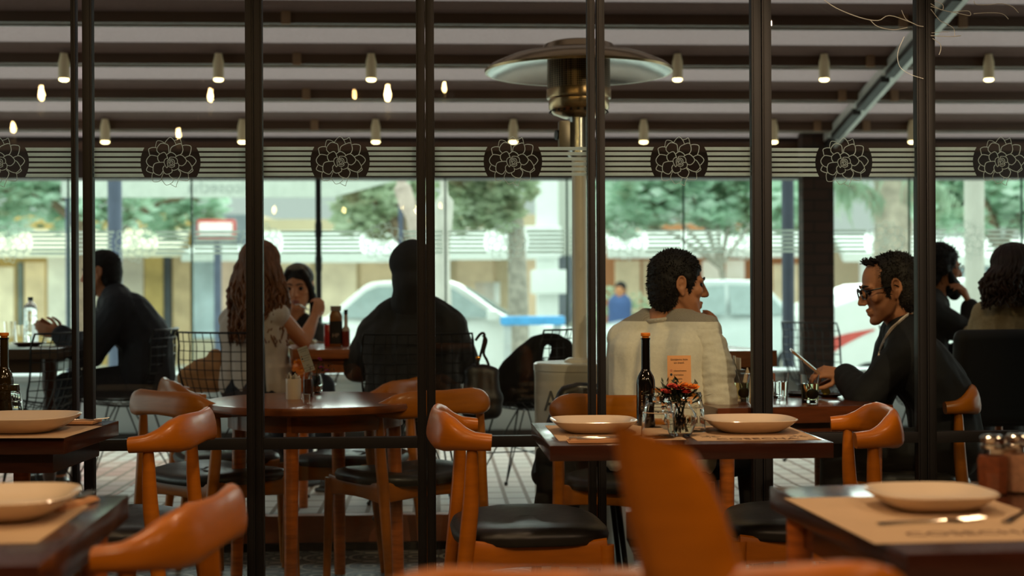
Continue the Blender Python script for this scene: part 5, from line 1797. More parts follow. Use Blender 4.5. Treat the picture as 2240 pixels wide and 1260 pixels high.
for sx in (-1, 1):
    b.chain([(sx * 0.035, 0.048, 0.098), (sx * 0.068, 0.05, 0.05), (sx * 0.079, 0.03, 0.0), (sx * 0.084, 0.02, -0.07), (sx * 0.085, 0.015, -0.16), (sx * 0.08, 0.02, -0.22)], [0.018, 0.017, 0.018, 0.022, 0.025, 0.012])
b.T = None
me = remesh(b, 0.006, 5)
displace(me, 0.003, 30, 2)
mobj('hair', me, HAIRB, root, 75)
lp = MB(o)
lp.T = hd5.T
lp.chain([(-0.018, 0.083, -0.064), (0, 0.094, -0.062), (0.018, 0.083, -0.064)], [0.0045, 0.0065, 0.0045])
lp.chain([(-0.016, 0.082, -0.073), (0, 0.092, -0.076), (0.016, 0.082, -0.073)], [0.0045, 0.0068, 0.0045])
lp.T = None
lp.build('lips', LIPM, root)
sp = thing('spoon', 'pale spoon held in front of the eating girl’s mouth', 'spoon', at(657, 668, 7.86))
MB().tube([(0.0, 0, 0), (0.045, 0, -0.025)], [0.006, 0.004], 8).ell((-0.012, 0, 0.005), (0.016, 0.01, 0.005)).build('metal_body', STEEL, sp)

# --- woman in black headscarf, from behind
hd6 = Head(at(900, 588, 6.65), 12, 8, 0, 1.0)
p = dict(head=hd6, neckb=at(900, 668, 6.66), shL=at(824, 734, 6.70), shR=at(978, 722, 6.62), elL=at(786, 800, 6.82), wrL=at(830, 765, 7.02), elR=at(1012, 800, 6.72), wrR=at(960, 770, 6.98),
         hipL=at(868, 856, 6.64), hipR=at(938, 856, 6.64))
sit(p, V((-0.1, 1, 0)), TZ)
root, o = person('woman in black headscarf and black coat, seen from behind', p, SKIN2, BLACKC, BLACKC, 0.008, t=0.034, base=TZ, wrinkle=0.008, top_name='coat', hands=False, grow=0.01)
b = MB(o)
b.T = hd6.T
b.ell((0, -0.008, 0.025), (0.104, 0.116, 0.112), seg=24, ring=16)
b.ell((0, -0.012, -0.06), (0.101, 0.105, 0.10), seg=24, ring=16)
b.T = None
b.chain([hd6(0, -0.03, -0.08), V(p['neckb']) + V((0, -0.02, 0.0))], [0.095, 0.10])
b.cap(mid(p['neckb'], p['shL'], 0.5) + V((0, 0, 0.01)), 0.075, mid(p['neckb'], p['shR'], 0.5) + V((0, 0, 0.01)), 0.075)
me = remesh(b, 0.008, 8)
displace(me, 0.006, 9, 5)
mobj('headscarf', me, M('black_scarf', (30, 28, 28), 0.8, var=0.15, scale=20), root, 75)

# --- bearded man at the right
hd7 = Head(at(2058, 588, 7.2), -86, 4, 0, 1.02)
p = dict(head=hd7, neckb=at(2040, 648, 7.22), shL=at(2022, 690, 7.40), shR=at(2035, 686, 7.02), elL=at(2062, 800, 7.45), wrL=at(2100, 760, 7.4), elR=at(2125, 735, 7.02), wrR=at(2122, 668, 7.08),
         hipL=at(2030, 840, 7.34), hipR=at(2030, 840, 7.08), handR=(V((-0.3, 0.1, 0.85)), V((-0.6, 0.4, -0.5)), -1, 0.7))
sit(p, V((1, 0.1, 0)), TZ)
root, o = person('bearded man with glasses at right, hand near his mouth', p, SKIN, BLACKC, BLACKC, 0.007, t=0.02, base=TZ, top_name='black_sweater', bulge=V((-0.03, 0, 0)))
short_hair(root, o, hd7, HAIRB, spikes=600, amp=0.008, length=0.02, seed=9, top=0.008, ears=True)
b = MB(o)
b.T = hd7.T
b.ell((0, 0.042, -0.082), (0.062, 0.064, 0.052), seg=18)
b.ell((0, 0.078, -0.108), (0.042, 0.036, 0.046))
for sx in (-1, 1):
    b.chain([(sx * 0.067, 0.012, -0.015), (sx * 0.058, 0.035, -0.055), (sx * 0.04, 0.06, -0.085)], [0.017, 0.024, 0.028])
b.T = None
mobj('beard', remesh(b, 0.007, 4), HAIRB, root, 75)
eg = MB(o)
eg.T = hd7.T
for sx in (-1, 1):
    eg.tube([(sx * 0.033 + 0.024 * math.cos(a), 0.1 - 0.2 * abs(sx * 0.033 + 0.024 * math.cos(a)) ** 1.4, 0.004 + 0.019 * math.sin(a)) for a in (2 * PI * k / 16 for k in range(17))], 0.0016, 5)
    eg.tube([(sx * 0.058, 0.096, 0.012), (sx * 0.079, 0.03, 0.012), (sx * 0.081, -0.01, 0.012)], 0.0016, 5)
eg.T = None
eg.build('eyeglasses', STEEL, root)

# --- woman in beige knit at the right edge
hd8 = Head(at(2212, 600, 6.55), 18, 8, 0, 1.0)
p = dict(head=hd8, neckb=at(2215, 662, 6.56), shL=at(2160, 694, 6.62), shR=at(2300, 700, 6.5), elL=at(2136, 770, 6.75), wrL=at(2126, 725, 6.95), elR=at(2320, 840, 6.6), wrR=at(2260, 800, 6.85),
         hipL=at(2190, 862, 6.55), hipR=at(2262, 862, 6.5))
sit(p, V((-0.2, 1, 0)), TZ)
root, o = person('woman in beige knit with auburn hair at the right edge', p, SKIN2, M('beige_knit', (170, 150, 116), 0.95, var=0.12, scale=60, bump=0.3, bscale=90), JEANS, 0.008, fem=True, t=0.028, base=TZ, wrinkle=0.01, top_name='knit_cardigan', hands=False)
strand_hair(root, o, hd8, HAIRAU, 0.19, 170, 0.012, 2.0, seed=8, cover=0.3, r=0.0095)
# ---------------------------------------------------------------- patio heater
hp = at(1268, 640, 6.12)
ht = thing('patio_heater', 'tall mushroom patio heater with brass reflector and white tank housing', 'patio heater', (hp.x, hp.y, 0))
BRASS = M('brushed_brass_steel', (168, 140, 104), 0.24, metal=0.9, var=0.1, scale=3, stretch=(1, 1, 12))
MIRR = M('polished_reflector', (196, 198, 194), 0.22, metal=0.9, var=0.05)
def hz(v):
    return at(1268, v, 6.12).z
K = 6.12 / F_PX
m = MB()
m.capend = False
top = [(0.001, hz(92)), (60 * K, hz(93)), (76 * K, hz(99)), (84 * K, hz(110)), (95 * K, hz(114)), (150 * K, hz(125)), (192 * K, hz(143)), (206 * K, hz(155)), (205 * K, hz(160)), (200 * K, hz(160))]
und = [(190 * K, hz(152)), (150 * K, hz(133)), (95 * K, hz(121)), (70 * K, hz(118)), (0.001, hz(118))]
m.lathe(top, seg=72).build('reflector_dome', BRASS, ht, smooth=50)
m = MB()
m.capend = False
m.lathe([(200 * K, hz(160))] + und, seg=72).build('reflector_underside', MIRR, ht, smooth=50)
def mesh_mat():
    m = M('perforated_burner_screen', (120, 96, 70), 0.35, metal=0.8)
    nt = m.node_tree
    p_ = nt.nodes['Principled BSDF']
    tc = nt.nodes.new('ShaderNodeTexCoord')
    vo = nt.nodes.new('ShaderNodeTexVoronoi')
    vo.inputs['Scale'].default_value = 110
    vo.inputs['Randomness'].default_value = 0.0
    nt.links.new(tc.outputs['Object'], vo.inputs['Vector'])
    rp = nt.nodes.new('ShaderNodeValToRGB')
    rp.color_ramp.interpolation = 'CONSTANT'
    rp.color_ramp.elements[0].color = (0.01, 0.008, 0.006, 1)
    rp.color_ramp.elements[1].position = 0.42
    rp.color_ramp.elements[1].color = (0.22, 0.15, 0.09, 1)
    nt.links.new(vo.outputs['Distance'], rp.inputs['Fac'])
    nt.links.new(rp.outputs['Color'], p_.inputs['Base Color'])
    return m
MB().lathe([(0, hz(118)), (69 * K, hz(118)), (69 * K, hz(198)), (0, hz(198))], seg=48).build('burner_screen', mesh_mat(), ht)
MB().lathe([(0, hz(196)), (70 * K, hz(196)), (71 * K, hz(210)), (70 * K, hz(216)), (66 * K, hz(219)), (66 * K, hz(238)), (56 * K, hz(250)), (36 * K, hz(258)), (0, hz(258))], seg=48).build('burner_bowl', BRASS, ht)
m = MB()
for k in range(26):
    a = 2 * PI * k / 26
    m.box((62.5 * K * math.cos(a), 62.5 * K * math.sin(a), hz(243.5)), (0.004, 0.010, 0.016), R=Matrix.Rotation(a, 3, 'Z') @ Matrix.Rotation(math.radians(-38), 3, 'Y'))
m.build('bowl_slot', M('dark_slot', (18, 14, 11), 0.6), ht)
MB().lathe([(0, hz(255)), (25 * K, hz(256)), (25 * K, hz(340)), (18 * K, hz(346)), (0, hz(346))], seg=32).build('valve_cover', MIRR, ht)
MB().box((-34 * K, -0.03, hz(297)), (24 * K, 0.06, 58 * K)).build('control_box', M('dark_steel_box', (120, 112, 100), 0.3, metal=0.8), ht, bevel=0.004)
MB().tube([(-44 * K, -0.03, hz(297)), (-52 * K, -0.035, hz(297))], [10 * K, 11 * K], 16).build('control_knob', M('black_knob', (22, 18, 16), 0.4), ht, bevel=0.002)
HPAINT = M('cream_heater_paint', (208, 198, 178), 0.35, var=0.04, coat=0.3)
MB().lathe([(0, hz(340)), (16 * K, hz(340)), (16.5 * K, hz(785)), (0, hz(785))], seg=28).build('pole', HPAINT, ht)
zt = hz(793)
MB().lathe([(0, zt + 0.022), (0.05, zt + 0.021), (0.066, zt + 0.012), (0.07, zt), (0, zt)], seg=32).build('pole_collar', HPAINT, ht)
MB().lathe([(0, zt + 0.002), (0.192, zt + 0.002), (0.2, zt - 0.004), (0.2, zt - 0.03), (0.197, zt - 0.034), (0.1975, zt - 0.05), (0.1965, zt - 0.055), (0.196, 0.10), (0.225, 0.04), (0.23, 0.0), (0, 0)], seg=64).build('tank_housing', HPAINT, ht, smooth=30)
# lettering wrapped round the housing
me = text_mesh('AY', 0.125, Matrix.Identity(3), (0, 0, 0), None, 'x', None, 0.0008)
cx = min(v.co.x for v in me.vertices)
a0 = math.radians(270) - 0.98
for q in me.vertices:
    a = a0 + (q.co.x - cx) / 0.197
    r = 0.1978 + q.co.z
    q.co = V((r * math.cos(a), r * math.sin(a), hz(893) + q.co.y))
mobj('printed_lettering', me, M('grey_lettering', (92, 88, 80), 0.6), ht, 0)

# ---------------------------------------------------------------- wire chairs
WIRE = M('black_wire', (26, 26, 25), 0.4, metal=0.3, spec=0.4)
WHITECUSH = M('grey_white_cushion', (190, 194, 196), 0.9)
def wire_chair(label):
    t = thing('wire_chair', label, 'chair')
    def surf(s, q):
        # s -1..1 across, q 0 front of seat .. 1 top of back
        if q < 0.5:
            f = q / 0.5
            y = 0.24 - 0.42 * f
            z = 0.455 - 0.035 * math.sin(PI * f * 0.8)
            wd = 0.235 - 0.015 * f
            zz = 0.05 * abs(s) ** 2.2
            return V((s * wd, y, z + zz))
        f = (q - 0.5) / 0.5
        a = min(1, f * 3)
        y = -0.18 - 0.10 * f - 0.03 * math.sin(PI * min(1, f * 1.2))
        z = 0.43 + 0.40 * f
        wd = 0.22 + 0.035 * math.sin(PI * f * 0.75)
        return V((s * wd, y + 0.06 * abs(s) ** 2.2 * (0.4 + 0.6 * a), z + 0.05 * abs(s) ** 2.2 * (1 - a)))
    m = MB()
    for i in range(11):
        s = -1 + 2 * i / 10
        m.tube([surf(s, k / 24) for k in range(25)], 0.0024, 5)
    for j in range(1, 18):
        m.tube([surf(-1 + k / 6, j / 18) for k in range(13)], 0.0024, 5)
    m.build('wire_mesh', WIRE, t)
    r = MB()
    loop = [surf(-1, k / 24) for k in range(25)] + [surf(-1 + k / 6, 1) for k in range(1, 13)] + [surf(1, 1 - k / 24) for k in range(1, 25)] + [surf(1 - k / 6, 0) for k in range(1, 13)]
    r.tube(loop, 0.0055, 6)
    r.build('wire_rim', WIRE, t)
    for sx in (-1, 1):
        MB().tube([(sx * 0.13, 0.11, 0.42), (sx * 0.2, 0.22, 0.0)], 0.005, 6).tube([(sx * 0.04, 0.03, 0.42), (sx * 0.2, 0.22, 0.0)], 0.004, 6).ell((sx * 0.2, 0.22, 0.008), 0.011).build('leg', WIRE, t)
        MB().tube([(sx * 0.13, -0.12, 0.42), (sx * 0.2, -0.24, 0.0)], 0.005, 6).tube([(sx * 0.04, -0.03, 0.42), (sx * 0.2, -0.24, 0.0)], 0.004, 6).ell((sx * 0.2, -0.24, 0.008), 0.011).build('leg', WIRE, t)
    MB().tube([(-0.165, 0.165, 0.21), (0.165, -0.18, 0.21)], 0.004, 6).tube([(0.165, 0.165, 0.21), (-0.165, -0.18, 0.21)], 0.004, 6).build('cross_brace', WIRE, t)
    return t
WG = 'black wire chairs on the terrace'
wc = wire_chair('x')
def put_wire(u, z, deg, label, new=False, base=TZ):
    p_ = at(u, 640, z)
    loc, rz_ = V((p_.x, p_.y, base)), math.radians(deg) - PI / 2
    if new:
        wc.location, wc.rotation_euler = loc, (0, 0, rz_)
        wc['label'], wc['group'] = label, WG
        return wc
    return dup(wc, loc, rz_, label, WG)
put_wire(268, 7.52, 178, 'black wire chair under the leaning man at far left', True)
put_wire(42, 6.9, 166, 'black wire chair at the far left table, nearest the window')
put_wire(540, 6.95, 60, 'black wire chair under the long-haired woman')
put_wire(905, 6.62, 96, 'black wire chair under the woman in black headscarf')
W5 = put_wire(1150, 7.2, 150, 'black wire chair under the heap of black coats')
put_wire(1832, 8.4, 25, 'black wire chair just left of the brick pillar')
put_wire(2056, 7.2, 4, 'black wire chair under the bearded man')
put_wire(642, 8.25, 268, 'black wire chair under the eating girl')

# ---------------------------------------------------------------- coats and bags
COATM = M('black_coat_cloth', (17, 15, 14), 0.9, var=0.2, scale=25, bump=0.2)
def blobthing(name, label, cat, org, shapes, mat, voxel=0.009, amp=0.012, sc=7, part='cloth_body', group=None):
    t = thing(name, label, cat, org, 0, group)
    b = MB(org)
    for s_ in shapes:
        b.chain(*s_)
    me = remesh(b, voxel, 6)
    displace(me, amp, sc, 2.2)
    mobj(part, me, mat, t, 75)
    return t
def A(u, v, z):
    return at(u, v, z)
Z = 7.05
blobthing('coat', 'black coats heaped over the wire chair left of the heater', 'coat', A(1150, 640, Z) * 1.0 - V((0, 0, A(1150, 640, Z).z - TZ)), [
    ([A(1096, 865, Z), A(1100, 838, Z), A(1118, 805, Z), A(1145, 775, Z), A(1172, 752, Z), A(1196, 740, Z), A(1218, 740, Z), A(1236, 756, Z), A(1240, 800, Z), A(1238, 855, Z)], [0.045, 0.05, 0.05, 0.045, 0.042, 0.03, 0.032, 0.04, 0.05, 0.06]),
    ([A(1178, 757, Z), A(1171, 778, Z), A(1162, 800, Z), A(1150, 830, Z), A(1140, 860, Z)], [0.036, 0.040, 0.05, 0.075, 0.07]),
    ([A(1140, 800, Z), A(1120, 840, Z), A(1112, 866, Z)], [0.05, 0.06, 0.055]),
    ([A(1218, 752, Z), A(1216, 776, Z), A(1212, 800, Z), A(1206, 840, Z)], [0.030, 0.030, 0.038, 0.07]),
    ([A(1170, 830, Z), A(1190, 840, Z), A(1230, 840, Z)], [0.06, 0.07, 0.07]),
    ([A(1105, 868, Z), A(1150, 872, Z), A(1190, 872, Z), A(1235, 868, Z)], [0.05, 0.055, 0.055, 0.06]),
    ([A(1066, 874, Z), A(1110, 870, Z)], [0.03, 0.05]),
], COATM)
Z = 5.75
sh = thing('shell_chair', 'black shell chair hung with a dark coat in front of the heater tank', 'chair', V((A(1262, 640, Z).x, A(1262, 640, Z).y, 0)))
b = MB(sh.location)
for k in range(14):
    f = k / 13
    v_ = 852 + 185 * f
    ul = 1236 - 46 * f ** 0.8
    r_ = 0.026 + 0.03 * f
    b.chain([A(ul, v_ + (4 if k == 0 else 0), Z), A(1265, v_, Z - 0.02 * f), A(1335, v_ + (2 if k == 0 else 0), Z)], [r_, r_ + 0.006, r_])
me = remesh(b, 0.008, 8)
mobj('chair_shell', me, M('black_shell_plastic', (24, 21, 19), 0.32, coat=0.2), sh, 75)
b = MB(sh.location)
b.chain([A(1186, 990, 5.62), A(1202, 1040, 5.6), A(1205, 1090, 5.6), A(1196, 1150, 5.6), A(1192, 1200, 5.6)], [0.03, 0.05, 0.065, 0.055, 0.05])
b.chain([A(1230, 980, 5.62), A(1235, 1100, 5.6), A(1225, 1200, 5.6)], [0.05, 0.06, 0.05])
me = remesh(b, 0.008, 6)
displace(me, 0.008, 8, 1)
mobj('hanging_coat', me, COATM, sh, 75)
for sx, sy in ((-1, -1), (1, -1), (-1, 1), (1, 1)):
    MB().tube([(sx * 0.13, sy * 0.09 - 0.04, 0.47), (sx * 0.18, sy * 0.12 - 0.06, 0)], [0.014, 0.01], 10).build('leg', BLACK_FRAME, sh)
Z = 6.42
bg_ = blobthing('handbag', 'black handbag with gold clasp hung behind the woman in headscarf', 'handbag', V((A(1050, 640, Z).x, A(1050, 640, Z).y, TZ)), [
    ([A(1030, 815, Z), A(1060, 812, Z), A(1078, 815, Z)], [0.035, 0.035, 0.03]),
    ([A(1030, 870, Z), A(1060, 872, Z), A(1082, 872, Z)], [0.05, 0.05, 0.045]),
    ([A(1030, 895, Z), A(1055, 897, Z), A(1075, 895, Z)], [0.05, 0.05, 0.045]),
    ([A(1034, 812, Z), A(1034, 895, Z)], [0.036, 0.05]),
    ([A(1056, 812, Z), A(1056, 895, Z)], [0.036, 0.052]),
    ([A(1074, 815, Z), A(1078, 895, Z)], [0.032, 0.048]),
], M('black_bag_leather', (18, 16, 15), 0.45, bump=0.1), part='bag_body', amp=0.005)
m = MB(bg_.location)
m.tube(catmull([A(1036, 815, Z), A(1050, 780, Z), A(1060, 735, Z), A(1052, 730, Z), A(1040, 745, Z)], 5), 0.006, 8)
m.tube(catmull([A(1074, 815, Z), A(1066, 790, Z), A(1058, 772, Z), A(1064, 745, Z), A(1056, 733, Z)], 5), 0.006, 8)
m.build('bag_strap', BLACKC, bg_)
MB(bg_.location).ell(A(1046, 783, Z - 0.05), (0.012, 0.006, 0.01)).build('gold_clasp', M('gold_clasp', (226, 160, 70), 0.25, metal=1.0), bg_)
Z = 7.15
blobthing('coat', 'tan coat bundled on the chair left of the long-haired woman', 'coat', V((A(435, 640, Z).x, A(435, 640, Z).y, TZ)), [
    ([A(412, 825, Z), A(440, 808, Z), A(480, 800, Z)], [0.05, 0.06, 0.06]),
    ([A(415, 840, Z), A(470, 838, Z)], [0.05, 0.055]),
    ([A(470, 780, Z), A(490, 820, Z)], [0.045, 0.06]),
], M('tan_cloth', (190, 138, 92), 0.9, var=0.15, scale=15, bump=0.2))
# dark upholstered chair at the right edge
p_ = A(2192, 640, 6.25)
dc = thing('upholstered_chair', 'dark high-backed padded chair at right, before the beige knit woman', 'chair', (p_.x, p_.y, TZ), 0.1)
b = MB()
b.chain([(-0.2, 0, 0.50), (-0.2, -0.03, 0.80)], [0.045, 0.04])
b.chain([(0.2, 0, 0.50), (0.2, -0.03, 0.80)], [0.045, 0.04])
for k in range(13):
    z = 0.47 + 0.333 * k / 12
    b.cap((-0.2, -0.03 * k / 12, z), 0.043, (0.2, -0.03 * k / 12, z), 0.043)
mobj('backrest', remesh(b, 0.01, 6), M('dark_brown_upholstery', (24, 20, 18), 0.7), dc, 75)
MB().box((0, 0.22, 0.46), (0.48, 0.46, 0.09)).build('seat', MATS['dark_brown_upholstery'], dc, bevel=0.025, seg=3)
for sx in (-1, 1):
    for y in (0.02, 0.42):
        MB().tube([(sx * 0.2, y, 0.43), (sx * 0.21, y, 0)], [0.018, 0.014], 10).build('leg', TABLEL, dc)
# thin silvery wire / cracks on the last panes
ck = thing('wire_tinsel', 'thin silvery wire strands tangled over the panes at top right', 'wire decoration', on_y(2010, 55, YW - 0.03))
SILV = M('silver_wire', (236, 238, 232), 0.45, metal=0.2)
m = MB(ck.location)
def WL(pts, r=0.0011):
    m.tube(catmull([on_y(u, v, YW - 0.022) for u, v in pts], 4), r * 1.3, 5)
WL([(1800, -2), (1830, 18), (1880, 38), (1920, 45), (1945, 34), (1985, 46), (2008, 56), (2020, 58)])
WL([(1903, 43), (1920, 58), (1955, 65), (1985, 60)], 0.0009)
WL([(1972, 22), (1982, 42), (2000, 52)], 0.0009)
WL([(1978, 80), (1964, 115), (1968, 145), (1990, 162), (2020, 172)], 0.0008)
WL([(2036, 8), (2060, 22), (2062, 10), (2044, 2)], 0.0009)
WL([(2036, 14), (2070, 24), (2100, 30), (2122, 34), (2118, 24), (2085, 26)], 0.0009)
WL([(2036, 20), (2055, 44), (2066, 50), (2086, 62), (2088, 80)], 0.0008)
WL([(2036, 78), (2080, 80), (2102, 78)], 0.0011)
WL([(2040, 84), (2056, 96), (2058, 108), (2054, 120)], 0.0009)
WL([(2038, 72), (2062, 70), (2076, 70)], 0.0007)
WL([(2130, 2), (2136, 10), (2166, 10), (2190, 8), (2214, 14), (2228, 28)], 0.0009)
WL([(2130, 30), (2160, 28), (2192, 30), (2206, 42)], 0.0009)
m.build('wire_strands', SILV, ck)
# ---------------------------------------------------------------- street
GZ = -0.15
def gp(u, z):
    """a point of the street surface below pixel column u at depth z"""
    q = at(u, 640, z)
    return V((q.x, q.y, GZ))
def foliage_mat(name, a, b, c):
    m = M(name, a, 0.6, scale=1.1)
    rp = [n for n in m.node_tree.nodes if n.type == 'VALTORGB'][0]
    e = rp.color_ramp.elements
    e[0].position, e[0].color = 0.32, lin(c) + (1,)
    e[1].position, e[1].color = 0.5, lin(a) + (1,)
    q = e.new(0.66)
    q.color = lin(b) + (1,)
    for n in m.node_tree.nodes:
        if n.type == 'TEX_NOISE':
            n.inputs['Scale'].default_value = 1.8
            n.inputs['Detail'].default_value = 8
    pb = m.node_tree.nodes['Principled BSDF']
    out = m.node_tree.nodes['Material Output']
    tl = m.node_tree.nodes.new('ShaderNodeBsdfTranslucent')
    mx = m.node_tree.nodes.new('ShaderNodeMixShader')
    mx.inputs[0].default_value = 0.4
    m.node_tree.links.new(rp.outputs['Color'], tl.inputs['Color'])
    m.node_tree.links.new(pb.outputs[0], mx.inputs[1])
    m.node_tree.links.new(tl.outputs[0], mx.inputs[2])
    m.node_tree.links.new(mx.outputs[0], out.inputs['Surface'])
    return m
LEAF1 = foliage_mat('bluish_green_foliage', (176, 208, 184), (226, 242, 230), (132, 144, 112))
LEAF2 = foliage_mat('olive_green_foliage', (164, 180, 148), (214, 226, 202), (142, 126, 94))
BARK = M('grey_bark', (166, 158, 146), 0.9, var=0.3, scale=14, bump=0.4)
BARKD = M('brown_bark', (122, 104, 84), 0.9, var=0.3, scale=14, bump=0.4)
def crown(parent, clusters, n, size, mat, seed, name='crown'):
    m = MB()
    rnd = random.Random(seed)
    tot = sum(r[0] * r[2] for _, r in clusters)
    vs, fs = [], []
    for c, r in clusters:
        for _ in range(int(0.62 * n * r[0] * r[2] / tot)):
            d = V((rnd.gauss(0, 1), rnd.gauss(0, 1), rnd.gauss(0, 1))).normalized() * rnd.uniform(0.45, 1.05)
            p_ = V(c) + V((d.x * r[0], d.y * r[1], d.z * r[2]))
            a = V((rnd.uniform(-1, 1), rnd.uniform(-1, 1), rnd.uniform(-1, 1))).normalized()
            s_, u_ = frame_of(a)
            L = size * rnd.uniform(0.6, 1.4)
            b = len(vs)
            vs += [p_ - s_ * L, p_ + u_ * L * 0.42 - s_ * 0.1 * L, p_ + s_ * L, p_ - u_ * L * 0.42]
            fs.append((b, b + 1, b + 2, b + 3))
    m.raw(vs, fs)
    return m.build(name, mat, parent, smooth=0)
def tree(label, u, z, trunk_r, trunk_top_v, clusters_px, n, size, mat, bark, seed, group='street trees', trunk_u2=None):
    base = gp(u, z)
    t = thing('tree', label, 'tree', base, 0, group)
    top = at(trunk_u2 or u, trunk_top_v, z) - base
    pts = catmull([(0, 0, 0), (0.03, 0, top.z * 0.5), (top.x, top.y, top.z)], 5)
    mb = MB()
    mb.tube(pts, [trunk_r * (1.25 - 0.5 * i / (len(pts) - 1)) for i in range(len(pts))], 12)
    rnd = random.Random(seed)
    cl = []
    for (cu, cv, ru, rv) in clusters_px:
        c = at(cu, cv, z) - base
        c.y += rnd.uniform(-0.5, 0.8)
        k = z / F_PX
        cl.append((c, (ru * k, max(ru, rv) * k * 0.8, rv * k)))
        mb.tube(catmull([V((top.x, top.y, top.z * 0.9)), mid(top, c, 0.5) + V((0, 0, 0.1)), c], 4), [trunk_r * 0.5] * 4 + [trunk_r * 0.4] * 4 + [trunk_r * 0.2], 8)
    mb.build('trunk', bark, t)
    crown(t, cl, n, size, mat, seed)
    return t
tree('tree at far left, before the yellow shop', 182, 21, 0.12, 470, [(20, 420, 110, 95), (110, 430, 80, 75), (60, 350, 150, 90), (250, 440, 90, 70), (200, 360, 120, 70)], 3000, 0.13, LEAF1, BARKD, 1)
tree('tree behind the grey pole, left', 250, 23.6, 0.10, 480, [(340, 460, 80, 60), (430, 430, 60, 60), (300, 390, 110, 60), (400, 350, 100, 70)], 1800, 0.13, LEAF1, BARKD, 2)
tree('olive tree above the headscarf woman', 884, 20, 0.11, 500, [(800, 440, 80, 70), (870, 400, 90, 60), (770, 480, 45, 40), (840, 490, 60, 35), (820, 340, 120, 60)], 2200, 0.11, LEAF2, BARKD, 3)
tree('olive tree with mottled grey trunk between heater and headscarf woman', 1128, 17, 0.125, 480, [(1030, 420, 80, 70), (1110, 400, 70, 60), (1020, 470, 65, 45), (1090, 470, 50, 40), (1040, 340, 130, 60)], 2600, 0.095, LEAF2, BARK, 4)
tree('large bluish-green tree above the man in pale sweater', 1585, 21.5, 0.055, 560, [(1400, 430, 110, 75), (1520, 420, 110, 70), (1640, 430, 100, 80), (1370, 480, 60, 40), (1480, 350, 160, 70), (1650, 350, 120, 60), (1700, 450, 70, 60), (1570, 470, 60, 30)], 4600, 0.13, LEAF1, BARK, 5, trunk_u2=1575)
tree('bluish-green tree at the right edge above the beige knit woman', 2190, 22, 0.12, 520, [(2080, 440, 70, 60), (2180, 430, 90, 80), (2110, 370, 100, 60), (2260, 450, 80, 70), (2080, 490, 60, 35)], 2600, 0.13, LEAF1, BARKD, 6)
# palm with fronds behind the glasses man
base = gp(1950, 19)
pt = thing('palm_tree', 'pale palm trunk with forked stem behind the man with eyeglasses', 'tree', base, 0, None)
k = 19 / F_PX
def rel(u, v):
    return at(u, v, 19) - base
mb = MB()
mb.tube(catmull([V((0, 0, 0)), rel(1952, 560), rel(1955, 470), rel(1948, 380), rel(1945, 320)], 5), [0.27] * 5 + [0.25] * 5 + [0.22] * 5 + [0.26] * 5 + [0.2], 14)
mb.tube(catmull([rel(1945, 520), rel(1925, 470), rel(1900, 430), rel(1860, 405)], 5), [0.12, 0.11, 0.1, 0.09, 0.09, 0.09, 0.08, 0.08, 0.08, 0.07, 0.07, 0.07, 0.06, 0.06, 0.05, 0.05], 10)
mb.tube(catmull([rel(1960, 480), rel(1985, 440), rel(2000, 400)], 5), 0.08, 10)
mb.build('trunk', M('pale_palm_bark', (176, 164, 148), 0.9, var=0.25, scale=8, bump=0.5), pt)
fr = MB()
rnd = random.Random(11)
for hub in (rel(1850, 400), rel(1945, 330), rel(2000, 395)):
    for _ in range(16):
        a = rnd.uniform(0, 2 * PI)
        L = rnd.uniform(0.4, 0.8)
        for j in range(14):
            f = j / 13
            q = hub + V((math.cos(a) * L * f, math.sin(a) * L * f * 0.6, 0.15 * f - 0.75 * L * f * f))
            d = V((rnd.uniform(-0.4, 0.4), rnd.uniform(-0.3, 0.3), -1)).normalized()
            w2 = V((0.018, 0, 0))
            fr.raw([q - w2, q + w2, q + d * 0.28], [(0, 1, 2)])
fr.build('fronds', foliage_mat('pale_frond', (150, 176, 150), (190, 206, 184), (120, 132, 100)), pt, smooth=0)
# wrapped trunk near the thick glazing joint
base = gp(978, 13.5)
wt_ = thing('wrapped_tree', 'pale fabric-wrapped plant beyond the glass right of the headscarf', 'plant', base)
mb = MB()
r0 = at(978, 640, 13.5)
def rel2(u, v):
    return at(u, v, 13.5) - base
mb.tube(catmull([V((0, 0, 0)), rel2(968, 640), rel2(968, 520), rel2(972, 440), rel2(968, 380)], 5), [0.08] * 6 + [0.075] * 5 + [0.085] * 5 + [0.035] * 5, 12)
mb.build('wrapped_stem', M('whitish_wrap', (216, 210, 202), 0.9, var=0.12, scale=6, bump=0.4), wt_)
base = gp(893, 15)
w2_ = thing('wrapped_tree', 'pinkish-white wrapped plant top above the headscarf woman', 'plant', base)
def rel3(u, v):
    return at(u, v, 15) - base
mb = MB()
mb.tube(catmull([V((0, 0, 0)), rel3(905, 520), rel3(895, 460), rel3(880, 410), rel3(876, 370)], 5), [0.04] * 6 + [0.07] * 5 + [0.09] * 5 + [0.05] * 5, 12)
mb.build('wrapped_stem', M('pinkish_wrap', (206, 186, 176), 0.9, var=0.2, scale=7, bump=0.4), w2_)

# poles
POLE = M('blue_grey_pole', (86, 94, 116), 0.5, var=0.15)
def pole(label, u, z, r, mat, vt=300):
    b0 = gp(u, z)
    t = thing('street_pole', label, 'pole', b0, 0, 'street poles')
    h = at(u, vt, z).z - GZ
    MB().lathe([(0, 0), (r * 1.6, 0), (r * 1.6, 0.25), (r, 0.3), (r, h), (0, h)], seg=20).build('pole_shaft', mat, t)
    return t
pole('blue-grey pole behind the leaning man at far left', 252, 12.5, 0.062, POLE)
pole('dark blue-grey pole just left of the brick pillar', 1724, 12.0, 0.052, M('dark_blue_grey_pole', (58, 62, 78), 0.5))
pole('whitish round pole behind the bearded man and the beige knit woman', 2132, 13.0, 0.088, M('whitish_pole', (204, 200, 190), 0.7, var=0.08, scale=4))

